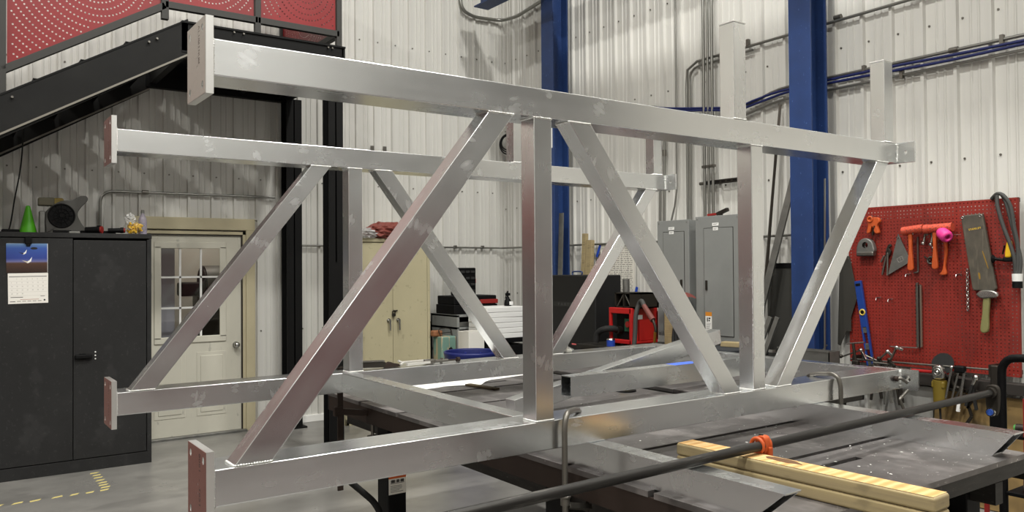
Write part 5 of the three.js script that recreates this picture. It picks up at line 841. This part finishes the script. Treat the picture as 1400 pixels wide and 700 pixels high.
{
  let t = tool('beam_clamp', 'small orange beam clamp hanging at the upper left of the pegboard', 'clamp', -3.41, 1.97, 0.03);
  part('body', [slabOf(smooth([[-0.045, 0.05], [-0.02, 0.062], [0.035, 0.06], [0.05, 0.03], [0.03, 0.0], [0.042, -0.055], [0.01, -0.055], [-0.012, -0.005], [-0.03, -0.05], [-0.055, -0.052], [-0.045, 0.0]]), 0.03, 0.005).translate(0, 0, -0.01), new THREE.TorusGeometry(0.018, 0.008, 8, 18).translate(-0.025, 0.05, 0.022)], M.orange, t); part('screw', rod([-0.012, -0.07, 0.01], [0.01, 0.0, 0.016], 0.008), M.darkSteel, t); peg(t, 0.0, 0.07, 0.03);
  t = tool('lifting_eye', 'thick grey round-topped steel eye hanging below the orange beam clamp', 'lifting eye', -3.476, 1.80, 0.012);
  { const s = smooth([[-0.068, -0.045], [-0.072, 0.0], [-0.05, 0.055], [0.0, 0.077], [0.05, 0.055], [0.072, 0.0], [0.07, -0.03], [0.04, -0.042], [0.0, -0.05]]); hole(s, 0.0, 0.024, 0.032, 20); part('body', slabOf(s, 0.045, 0.008), M.plateGrey, t); part('foot', rbx(0.14, 0.035, 0.055, 0.01, 0, -0.045, 0.026), M.steel, t); } peg(t, 0, 0.06);
  t = tool('slip_joint_pliers', 'dark slip joint pliers hanging left of the triangular plate', 'pliers', -3.33, 1.71, 0.012);
  part('jaws', slabOf(smooth([[0.0, 0.03], [0.012, 0.09], [0.035, 0.118], [0.048, 0.10], [0.03, 0.085], [0.045, 0.06], [0.02, 0.02]]), 0.016, 0.003), M.darkSteel, t); part('handle', [bar([0.01, 0.05, 0.008], [-0.03, -0.115, 0.008], 0.012, 0.012), bar([0.02, 0.05, 0.016], [0.012, -0.12, 0.01], 0.013, 0.012), bar([-0.012, 0.03, 0.008], [-0.04, -0.02, 0.008], 0.012, 0.012)], M.steel, t); peg(t, 0.02, 0.07);
  t = tool('triangle_plate', 'flat grey triangular steel plate stamped with two digits on the pegboard', 'plate', -3.235, 1.73, 0.012);
  { const s = poly([[0.003, 0.172], [0.098, -0.036], [-0.082, -0.138]]); hole(s, 0.004, 0.14, 0.006, 10); part('plate', slabOf(s, 0.008, 0.001), M.plateGrey, t); const dm = print(64, 48, (c, w, h) => { c.fillStyle = '#8f8d88'; c.fillRect(0, 0, w, h); c.fillStyle = '#33312e'; c.font = 'bold 40px monospace'; c.fillText('02', 8, 38); }); part('stamp', new THREE.PlaneGeometry(0.05, 0.038).rotateZ(0.5).translate(0.018, -0.02, 0.0085), std(0xffffff, 0.5, 0.5, { map: dm }), t); } peg(t, 0.004, 0.14);
  const hammer = (label, z, y, hx0, hx1, tilt, drop, rough) => { const q = tool('dead_blow_hammer', label, 'hammer', z, y, 0.05); const L = hx1 - hx0;
    part('head', [new THREE.CylinderGeometry(0.031, 0.031, L, 22).rotateZ(Math.PI / 2 + tilt).translate((hx0 + hx1) / 2, 0, 0.01), new THREE.CylinderGeometry(0.034, 0.034, 0.03, 22).rotateZ(Math.PI / 2 + tilt).translate(hx0 + 0.02, -tilt * -0.0 - Math.sin(tilt) * L / 2 + 0.0, 0.01)], rough, q);
    part('handle', [slabOf(smooth([[-0.013, -0.02], [-0.012, -drop * 0.5], [-0.018, -drop * 0.75], [-0.02, -drop], [0.018, -drop], [0.017, -drop * 0.75], [0.011, -drop * 0.5], [0.013, -0.02]]), 0.024, 0.006).translate(0, 0, -0.002)], M.orange, q); peg(q, 0.03, -0.034, 0.05); };
  const worn = std(0xffffff, 0.6, 0, { map: tex(128, 128, (u, v) => { const w = step(0.6, 0.72, fbm(u, v, 5, 5, n3)); return [0.78 - 0.5 * w, 0.30 - 0.1 * w, 0.20 - 0.02 * w]; }, [0.2, 0.2], true) });
  hammer('orange dead blow hammer with a bright handle, left of the pair on the pegboard', -3.116, 1.925, -0.058, 0.098, 0.1, 0.29, worn);
  hammer('worn orange dead blow hammer, right of the pair on the pegboard', -2.938, 1.93, -0.075, 0.125, 0.04, 0.285, worn);
  t = tool('pry_bar', 'thin steel hook bar hanging behind the left orange hammer', 'bar', -3.088, 1.875, 0.012); part('bar', [bar([0, 0, 0], [0.0, -0.26, 0], 0.012, 0.01), rod([0, -0.26, 0], [-0.03, -0.265, 0.005], 0.006)], M.steel, t);
  t = tool('rubber_mallet', 'orange long-handled mallet hanging behind the right orange hammer', 'mallet', -2.895, 1.88, 0.012); part('handle', slabOf(smooth([[-0.01, 0.0], [0.008, -0.1], [-0.006, -0.24], [-0.03, -0.28], [0.018, -0.28], [0.012, -0.22], [0.026, -0.1], [0.012, 0.0]]), 0.024, 0.006), M.orange, t); part('head', rbx(0.09, 0.04, 0.035, 0.01, 0.0, 0.02, 0.012), worn, t);
  t = tool('pink_roll', 'bright pink roll hanging on the pegboard beside the right hammer', 'roll', -2.86, 1.895, 0.075); part('roll', [(() => { const g = new THREE.LatheGeometry([[0.012, 0], [0.03, 0.004], [0.042, 0.03], [0.043, 0.08], [0.036, 0.10], [0.012, 0.102], [0.012, 0]].map(([x, y]) => new THREE.Vector2(x, y)), 24); return g.rotateZ(-2.1).rotateY(-0.5).translate(-0.035, 0.012, 0.0); })()], std(0xe03a8c, 0.5), t); part('wire', rod([0.03, -0.015, -0.02], [0.10, -0.018, -0.02], 0.002, 6), M.steel, t);
  t = tool('bow_shackle', 'pair of bright steel shackles hanging between the two orange hammers', 'shackle', -2.99, 1.85, 0.02);
  part('bow', [new THREE.TorusGeometry(0.028, 0.009, 10, 22, Math.PI).translate(-0.01, 0.02, 0.01), rod([-0.038, 0.02, 0.01], [-0.04, -0.02, 0.02], 0.009), rod([0.018, 0.02, 0.01], [0.014, -0.03, 0.02], 0.009), new THREE.TorusGeometry(0.026, 0.008, 10, 22, Math.PI).translate(0.018, 0.03, 0.03)], M.steel, t); part('pin', [ball(0.016, -0.043, -0.025, 0.022), ball(0.016, 0.012, -0.035, 0.022), ball(0.013, 0.028, -0.06, 0.02)], M.chrome, t); peg(t, 0, 0.045, 0.02);
  t = tool('c_clamp', 'tiny steel clamp hanging on the pegboard below the shackles', 'clamp', -2.99, 1.70, 0.018); part('frame', [new THREE.TorusGeometry(0.024, 0.008, 8, 20, 4.6).rotateZ(0.6)], M.steel, t); part('screw', [rod([-0.05, 0.03, 0.0], [0.0, -0.002, 0.008], 0.005), rod([-0.012, -0.026, 0], [-0.012, 0.02, 0.01], 0.006)], M.darkSteel, t); peg(t, 0.01, 0.03, 0.018);
  // tool pouch
  t = tool('tool_pouch', 'long worn grey cloth pouch with yellow lettering hanging on the pegboard', 'pouch', -2.655, 1.75, 0.014);
  { const s = poly([[-0.112, 0.245], [-0.09, 0.262], [0.018, 0.268], [0.034, 0.262], [0.114, -0.245], [0.10, -0.26], [-0.03, -0.262], [-0.042, -0.25]]); part('cloth', slabOf(s, 0.03, 0.008), M.bagCloth, t);
    const tx = print(256, 64, (c, w, h) => { c.fillStyle = '#47423a'; c.fillRect(0, 0, w, h); c.fillStyle = '#c9a528'; c.font = 'bold 46px sans-serif'; c.textAlign = 'center'; c.fillText('STANLEY', w / 2, 48); });
    part('lettering', new THREE.PlaneGeometry(0.112, 0.026).rotateZ(0.14).translate(-0.018, 0.165, 0.0305), std(0xffffff, 0.75, 0, { map: tx }), t);
    part('stain', [slabOf(smooth([[0.03, 0.0], [0.036, 0.0], [0.066, -0.10], [0.06, -0.10]]), 0.0006).translate(0, 0, 0.0302), slabOf(smooth([[0.0, -0.14], [0.012, -0.145], [0.014, -0.18], [0.006, -0.18]]), 0.0006).translate(0, 0, 0.0302)], std(0x8a6a1e, 0.8), t);
    part('grommet', [new THREE.TorusGeometry(0.008, 0.003, 6, 14).translate(-0.098, 0.247, 0.03), new THREE.TorusGeometry(0.008, 0.003, 6, 14).translate(0.022, 0.252, 0.03)], M.chrome, t); }
  t = tool('chain', 'short bright steel chain hanging left of the cloth pouch', 'chain', -2.738, 1.62, 0.02); for (let k = 0; k < 11; k++) { const q = part('link', new THREE.TorusGeometry(0.011, 0.0036, 6, 14).scale(0.75, 1.45, 1), M.chrome, t, [0.001 * Math.sin(k), -0.026 * k, 0]); q.rotation.y = k % 2 ? 1.2 : -0.35; } peg(t, 0.012, 0.01, 0.02);
  t = tool('mallet', 'steel headed mallet with a pale green handle hanging under the cloth pouch', 'mallet', -2.60, 1.45, 0.03);
  part('head', [slabOf(smooth([[-0.062, 0.012], [-0.03, 0.042], [0.03, 0.044], [0.072, 0.028], [0.07, -0.004], [0.02, -0.012], [-0.03, -0.016]]), 0.045, 0.01).translate(0, 0, -0.01)], M.chrome, t); part('handle', slabOf(smooth([[-0.018, 0.0], [0.02, 0.0], [0.012, -0.12], [0.006, -0.235], [-0.042, -0.238], [-0.03, -0.12]]), 0.028, 0.008), std(0x7c7a4c, 0.6), t); peg(t, 0.05, -0.005, 0.03);
  t = tool('die_grinder', 'yellow and black right-angle air grinder hanging near the right edge of the pegboard', 'grinder', -2.46, 1.735, 0.03);
  part('body', [slabOf(smooth([[0.0, 0.085], [0.022, 0.08], [0.026, 0.0], [0.018, -0.02], [-0.014, -0.018], [-0.01, 0.04]]), 0.04, 0.01)], M.yellow, t); part('head', [rbx(0.06, 0.032, 0.04, 0.01, 0.0, -0.035, 0.016), rod([-0.02, -0.04, 0.016], [-0.085, -0.03, 0.016], 0.011), new THREE.CylinderGeometry(0.03, 0.012, 0.016, 20).rotateZ(Math.PI / 2).translate(-0.09, -0.03, 0.016)], M.black, t); part('lever', [bar([-0.02, 0.06, 0.02], [-0.035, 0.0, 0.02], 0.006, 0.014)], M.black, t); peg(t, 0.01, 0.09, 0.03);
  t = tool('power_cable', 'thick grey welding cable looped over the top right of the pegboard', 'cable', -2.47, 1.9, 0.03); part('cable', [hose([[-0.105, 0.215, -0.02], [-0.06, 0.245, 0.0], [-0.01, 0.225, 0.02], [0.03, 0.15, 0.02], [0.048, 0.02, 0.02], [0.07, -0.12, 0.02], [0.068, -0.31, 0.03]], 0.013, 60, 9), hose([[-0.055, 0.235, 0.02], [-0.045, 0.15, 0.03], [-0.01, 0.02, 0.035], [0.03, -0.1, 0.035], [0.055, -0.2, 0.035], [0.058, -0.31, 0.03]], 0.013, 60, 9), hose([[-0.03, 0.235, 0.0], [0.0, 0.18, 0.015], [0.03, 0.05, 0.015], [0.055, -0.06, 0.015], [0.085, -0.2, 0.02], [0.08, -0.31, 0.03]], 0.012, 60, 9)], M.hoseGrey, t); part('plug', [cylY(0.03, 0.032, 0.05, 0.068, -0.345, 0.03, 20)], M.white, t); part('plug_body', [cylY(0.03, 0.03, 0.045, 0.068, -0.39, 0.03, 20)], M.black, t);
  // saw, level, stick
  t = tool('steel_template', 'tall dark pointed steel template plate hanging at the left edge of the pegboard', 'plate', -3.64, 1.4, 0.02); part('plate', slabOf(poly([[-0.02, 0.345], [0.015, 0.34], [0.075, 0.035], [0.07, 0.0], [0.02, -0.14], [0.02, -0.25], [-0.02, -0.25], [-0.075, -0.37], [-0.098, -0.36], [-0.075, 0.2]]), 0.006, 0.001), std(0x55534d, 0.5, 0.7), t); peg(t, 0, 0.32, 0.02);
  t = tool('spirit_level', 'blue spirit level leaning upright on the left part of the pegboard', 'level', -3.50, 1.23, 0.04); t.rotation.z = 0; { const g = pivot('level_body', t); g.rotation.z = 0.145; part('bar', [rbx(0.054, 0.36, 0.024, 0.003, 0.0, 0.14, 0), rbx(0.012, 0.30, 0.024, 0.003, -0.021, -0.185, 0), rbx(0.012, 0.30, 0.024, 0.003, 0.021, -0.185, 0)], std(0x1d4190, 0.4, 0.2), g); part('web', [rbx(0.05, 0.05, 0.016, 0.003, 0, -0.06, 0), rbx(0.05, 0.05, 0.016, 0.003, 0, -0.19, 0), rbx(0.05, 0.04, 0.016, 0.003, 0, -0.315, 0)], M.plateGrey, g); part('vial_ring', [new THREE.TorusGeometry(0.02, 0.006, 8, 22).translate(0.003, 0.075, 0.012)], std(0xc9b04a, 0.4), g); part('vial', [new THREE.CylinderGeometry(0.016, 0.016, 0.004, 18).rotateX(Math.PI / 2).translate(0.003, 0.075, 0.012), rbx(0.04, 0.02, 0.004, 0.002, 0, 0.29, 0.012), rbx(0.02, 0.02, 0.012, 0.003, 0, -0.26, 0.0)], M.black, g); t.children[0].name = 'body'; }
  t = tool('straight_edge', 'narrow steel channel hanging upright in the middle of the pegboard', 'channel', -3.083, 1.30, 0.012); part('channel', [rbx(0.018, 0.475, 0.02, 0.003, -0.008, 0, 0.01), rbx(0.008, 0.46, 0.016, 0.002, 0.013, -0.006, 0.008)], M.steel, t); part('edge', rbx(0.004, 0.45, 0.018, 0.001, 0.019, -0.006, 0.009), std(0x8a7a6a, 0.5, 0.4), t); peg(t, 0, 0.225);
  // spare hooks
  for (const [z, y, w] of [[-3.40, 1.42, 'right of the blue spirit level'], [-3.305, 1.41, 'between the blue level and the narrow channel'], [-3.165, 1.60, 'just below the triangular plate'], [-2.80, 1.60, 'just left of the chain']]) { const q = tool('peg_hook', 'empty bright peg hook ' + w, 'hook', z, y, 0.004, 'empty hooks on the pegboard'); part('wire', [rod([-0.02, 0, 0], [0.02, 0.004, 0.004], 0.003, 6), rod([0.02, 0.004, 0.004], [0.02, -0.006, 0.03], 0.003, 6), rod([-0.02, 0, 0], [-0.02, -0.02, 0.01], 0.003, 6)], M.chrome, q); }
}
{ // rail with hanging clamps and tools in front of the board
  const t = thing('tool_rail', 'thin steel rail carrying clamps along the bottom of the red pegboard', 'rail', [BX - 0.12, 0.945, -2.95]);
  part('rod', rod([0, 0.0, -0.62], [0, 0.018, 0.46], 0.007), M.steel, t); part('bracket', [span(-0.01, 0.115, -0.02, 0.03, -0.6, -0.585), span(-0.01, 0.115, -0.03, 0.05, 0.39, 0.405), rbx(0.05, 0.14, 0.05, 0.01, 0.0, -0.02, 0.43)], M.darkSteel, t);
  part('red_bar', rod([0.04, -0.045, -0.16], [0.04, -0.04, 0.10], 0.012), M.red, t);
  const rest = thing('steel_rod', 'thin steel rod lying level on the pegboard beside the narrow channel', 'rod', [BX - 0.03, 1.055, -3.19]); part('rod', [rod([0, 0, -0.11], [0, 0.005, 0.10], 0.005), rod([0.02, 0.0, -0.1], [0, 0.0, -0.1], 0.004)], M.chrome, rest);
  const fc = (label, x, y, z, tilt, L, spread) => { // bar clamp resting on the rail
    const q = thing('bar_clamp', label, 'clamp', [x, y, z], -Math.PI / 2), g = pivot('clamp_body', q); g.name = 'body'; g.rotation.z = tilt;
    part('spine', [bar([-L / 2, 0, 0], [L / 2, 0, 0], 0.01, 0.022)], M.steel, g); part('fixed_jaw', [bar([L / 2, 0.005, 0], [L / 2 + 0.01, -spread, 0], 0.018, 0.02), ball(0.016, L / 2, 0, 0)], M.chrome, g);
    part('moving_jaw', [bar([-L / 2 + 0.04, 0.005, 0], [-L / 2 + 0.03, -spread, 0], 0.02, 0.02), ball(0.017, -L / 2 + 0.04, 0.0, 0), ball(0.015, -L * 0.15, 0.004, 0.01)], M.darkSteel, g); part('screw', [rod([-L / 2 + 0.04, -spread + 0.01, 0], [-L / 2 - 0.03, 0.10, 0.01], 0.007), rod([-L / 2 - 0.075, 0.075, 0.01], [-L / 2 + 0.01, 0.12, 0.01], 0.005)], M.steel, g); };
  fc('steel bar clamp lying tilted on the rail at the left below the blue level', 5.62, 0.985, -3.53, 0.38, 0.26, 0.08);
  fc('bright steel bar clamp standing steeply on the rail between the level and the narrow channel', 5.64, 1.0, -3.18, 1.1, 0.16, 0.05);
  fc('small dark bar clamp lying on the rail just right of the blue level', 5.66, 0.99, -3.27, 0.75, 0.13, 0.05);
  const tb = thing('t_handle', 'steel T-handle screw standing in front of the blue level', 'handle', [5.60, 0.93, -3.44], -Math.PI / 2); part('shaft', rod([0, 0, 0], [-0.02, 0.15, 0], 0.011), M.darkSteel, tb); part('cross_bar', rod([-0.07, 0.145, 0], [0.07, 0.165, 0], 0.006), M.chrome, tb); part('base', [rbx(0.05, 0.05, 0.04, 0.008, 0, 0.0, 0)], M.darkSteel, tb);
  // angle grinder and hand tools on the right part of the rail
  const g = thing('angle_grinder', 'angle grinder with black disc and yellow body hanging on the tool rail', 'grinder', [BX - 0.14, 0.92, -2.87], -Math.PI / 2);
  part('disc', [new THREE.CylinderGeometry(0.078, 0.074, 0.012, 30).rotateX(Math.PI / 2 - 0.35).translate(0, 0.05, -0.03)], M.rubber, g); part('gear_head', [slabOf(smooth([[-0.042, -0.04], [-0.04, 0.01], [-0.02, 0.045], [0.02, 0.045], [0.04, 0.01], [0.042, -0.04], [0.0, -0.055]]), 0.05, 0.012), new THREE.TorusGeometry(0.022, 0.006, 8, 18).translate(0, 0, 0.052), ball(0.014, 0, 0, 0.05)], M.chrome, g);
  part('body', [cylY(0.04, 0.046, 0.19, 0, -0.25, 0.02, 20), rbx(0.09, 0.05, 0.07, 0.012, 0, -0.09, 0.02)], std(0x73611a, 0.55), g); part('cord', hose([[0, -0.25, 0.02], [0.01, -0.4, 0.03], [0.0, -0.6, 0.02]], 0.007, 24, 6), M.rubber, g);
  const hang = (n, label, cat, z, y, out, fn) => { const q = thing(n, label, cat, [BX - out, y, z], -Math.PI / 2); fn(q); };
  hang('combination_wrench', 'pair of long bright steel wrenches hanging right of the angle grinder', 'wrench', -2.78, 0.95, 0.15, (q) => part('shank', [bar([0.0, 0.01, 0.02], [-0.045, -0.21, 0.02], 0.014, 0.008), bar([0.04, 0.0, 0.0], [-0.02, -0.24, 0.0], 0.012, 0.008), ball(0.014, 0.0, 0.01, 0.02)], M.chrome, q));
  hang('hammer', 'black headed hammer hanging on the tool rail right of the long wrenches', 'hammer', -2.72, 0.95, 0.14, (q) => { part('head', [rbx(0.07, 0.05, 0.05, 0.014, -0.01, 0.0, 0.02)], M.black, q); part('shank', [bar([0.02, -0.01, 0.02], [-0.02, -0.27, 0.02], 0.016, 0.012)], M.chrome, q); part('grip', rod([-0.018, -0.22, 0.02], [-0.028, -0.29, 0.02], 0.013), M.white, q); });
  hang('slip_joint_pliers', 'black handled pliers hanging at the right end of the tool rail', 'pliers', -2.66, 0.90, 0.13, (q) => { part('jaws', [ball(0.022, 0.02, 0.0, 0.0), rod([0.02, 0, 0], [-0.01, -0.06, 0], 0.012)], M.chrome, q); part('handle', [bar([-0.01, -0.06, 0.0], [0.02, -0.22, 0.0], 0.02, 0.014), bar([0.0, -0.05, 0.01], [-0.045, -0.2, 0.01], 0.018, 0.014)], M.rubber, q); });
  hang('c_clamp', 'black forged C-clamp hanging under the tool rail behind the wrenches', 'clamp', -2.76, 0.86, 0.10, (q) => { part('frame', [new THREE.TorusGeometry(0.05, 0.013, 8, 24, 4.4).rotateZ(0.8)], M.darkSteel, q); part('screw', rod([-0.05, -0.16, 0.0], [0.02, -0.02, 0.01], 0.008), M.steel, q); });
  hang('strap_wrench', 'dark strap wrench hanging low at the tool rail', 'wrench', -2.73, 0.78, 0.11, (q) => part('shank', [bar([0, 0, 0], [0.05, -0.15, 0], 0.02, 0.012), bar([0.05, -0.15, 0], [-0.02, -0.26, 0], 0.02, 0.012), bar([0.09, 0.03, 0], [0.02, -0.1, 0.0], 0.018, 0.012)], M.darkSteel, q));
  const jaws = [[-3.33, 0.86], [-3.25, 0.84], [-3.17, 0.85]]; const jl = ['left', 'middle', 'right'];
  jaws.forEach(([z, y], k) => hang('locking_pliers', jl[k] + ' of three locking pliers hanging on the ledge behind the near chord end', 'pliers', z, y, 0.17, (q) => { part('jaw', [slabOf(smooth([[-0.03, 0.06], [0.0, 0.08], [0.035, 0.05], [0.02, 0.0], [-0.02, 0.0]]), 0.02, 0.004)], M.steel, q); part('handle', [bar([-0.01, 0.01, 0.01], [-0.04 + 0.03 * k, -0.2, 0.01], 0.016, 0.014), bar([0.015, 0.01, 0.012], [0.045, -0.18, 0.012], 0.02, 0.014)], k === 1 ? M.chrome : M.darkSteel, q); }));
}
{ // below the board: plywood sheet, pale sheet, floor cable, black rack
  const t = thing('plywood_sheet', 'stained plywood sheet leaning on the right wall below the tool rail', 'plywood', [RX - 0.06, 0, -2.66]); part('sheet', bar([-0.06, 0.006, 0], [0.0, 0.77, 0], 0.018, 0.64), M.ply, t);
  const s = thing('steel_sheet', 'pale grey steel sheet leaning on the right wall left of the plywood', 'sheet', [RX - 0.06, 0, -3.18]); part('sheet', bar([-0.05, 0.002, 0], [0.0, 0.78, 0], 0.004, 0.38), std(0xb0b0ac, 0.45, 0.4), s); part('fold', bar([-0.054, 0.002, 0.185], [-0.004, 0.78, 0.185], 0.012, 0.01), std(0xa8a8a4, 0.45, 0.4), s);
  const c = thing('floor_cable', 'black cable lying in loops on the floor beside the plywood', 'cable', [5.62, 0.0, -2.6]); part('cable', hose([[0.1, 0.012, -0.5], [-0.1, 0.012, -0.42], [-0.2, 0.012, -0.2], [0.02, 0.012, -0.1], [0.16, 0.014, -0.25], [0.0, 0.026, -0.38], [-0.22, 0.012, -0.3], [-0.3, 0.012, 0.0], [-0.1, 0.012, 0.15], [0.15, 0.012, 0.2]], 0.011, 120, 8), M.rubber, c);
  const r = thing('tool_cart', 'black tube-frame tool cart with a dark bin at the right edge of the picture', 'cart', [4.72, 0, -1.80]);
  part('frame', [hose([[0, 0.02, -0.24], [0, 0.6, -0.24], [0, 1.09, -0.24], [0.0, 1.155, -0.20], [0, 1.165, -0.12], [0, 1.165, 0.2]], 0.022, 60, 12, 0.2), span(-0.02, 0.02, 0.02, 1.05, 0.16, 0.2), span(-0.02, 0.02, 0.72, 1.0, -0.30, -0.24, 0.006)], M.black, r);
  for (const y of [0.12, 0.42, 0.73]) part('shelf', span(-0.02, 0.32, y, y + 0.02, -0.22, 0.3, 0.003), M.black, r);
  part('red_post', [bx(0.02, 0.72, 0.02, -0.06, 0.36, -0.30), bx(0.02, 0.9, 0.02, -0.01, 0.5, -0.12)], M.redDull, r);
  part('dark_bin', [rbx(0.26, 0.26, 0.36, 0.03, 0.13, 0.955, 0.06), rbx(0.02, 0.2, 0.3, 0.01, -0.01, 0.96, 0.06)], std(0x2d2e30, 0.5), r);
  const d = thing('cordless_drill', 'yellow and black cordless drill lying on the tool cart shelf', 'drill', [4.74, 0.753, -1.88], -Math.PI / 2); part('body', [new THREE.CylinderGeometry(0.032, 0.036, 0.12, 18).rotateZ(Math.PI / 2).rotateZ(0.15).translate(0.04, 0.045, 0), rbx(0.05, 0.06, 0.05, 0.012, 0.07, 0.031, 0.0)], M.yellow, d); part('chuck', [new THREE.CylinderGeometry(0.028, 0.02, 0.08, 18).rotateZ(Math.PI / 2 + 0.15).translate(-0.055, 0.032, 0)], M.darkSteel, d); part('collar', [new THREE.CylinderGeometry(0.024, 0.024, 0.01, 18).rotateZ(Math.PI / 2 + 0.15).translate(-0.1, 0.026, 0)], std(0x4f9a48, 0.5), d);
  const gl = thing('work_glove', 'black work glove draped on the tool cart below the drill', 'glove', [4.72, 0.44, -1.75], -Math.PI / 2); part('palm', [rbx(0.11, 0.06, 0.1, 0.025, 0, 0.03, 0)], M.rubber, gl); for (let k = 0; k < 4; k++) part('finger', [rod([-0.04 + 0.03 * k, 0.03, 0.04], [-0.05 + 0.034 * k, 0.014, 0.10], 0.013)], M.rubber, gl); part('thumb', rod([0.05, 0.03, 0.02], [0.085, 0.014, 0.06], 0.013), M.rubber, gl);
  const bt = thing('spray_can', 'red topped spray can standing on the lower shelf of the tool cart', 'can', [4.80, 0.441, -1.94]); part('body', cylY(0.032, 0.032, 0.14, 0, 0, 0, 18), std(0x3a3f47, 0.4), bt); part('cap', cylY(0.028, 0.024, 0.05, 0, 0.14, 0, 18), std(0xcf3a2a, 0.4), bt);
}
// ---------------------------------------------------------------- behind and beside the camera: invented containers that tint the bright metal
{
  const box = (label, x0, x1, z0, z1, H, face) => { const cx = (x0 + x1) / 2, cz = (z0 + z1) / 2, t = thing('added_container', label, 'container', [cx, 0, cz]), m = std(0x5c3538, 0.55), w = x1 - x0, d = z1 - z0;
    part('shell', span(-w / 2, w / 2, 0.1, H, -d / 2, d / 2, 0.01), m, t); part('skid', [span(-w / 2, w / 2, 0, 0.1, -d / 2, -d / 2 + 0.15), span(-w / 2, w / 2, 0, 0.1, d / 2 - 0.15, d / 2)], M.black, t);
    const n = Math.round((face === 'x' ? d : w) / 0.3); for (let k = 0; k < n; k++) { const a = -(face === 'x' ? d : w) / 2 + (k + 0.5) * 0.3; part('rib', face === 'x' ? span(w / 2, w / 2 + 0.03, 0.2, H - 0.1, a - 0.07, a + 0.07, 0.01) : span(a - 0.07, a + 0.07, 0.2, H - 0.1, -d / 2 - 0.03, -d / 2, 0.01), m, t); } };
  box('added unseen maroon container behind the camera that tints the aluminum', 1.3, 5.2, 2.6, 4.2, 2.05, 'z');
  box('taller added unseen maroon container at the left that tints the aluminum', -4.6, -2.3, -6.2, -1.6, 2.9, 'x');
}
renderer.render(scene, camera);
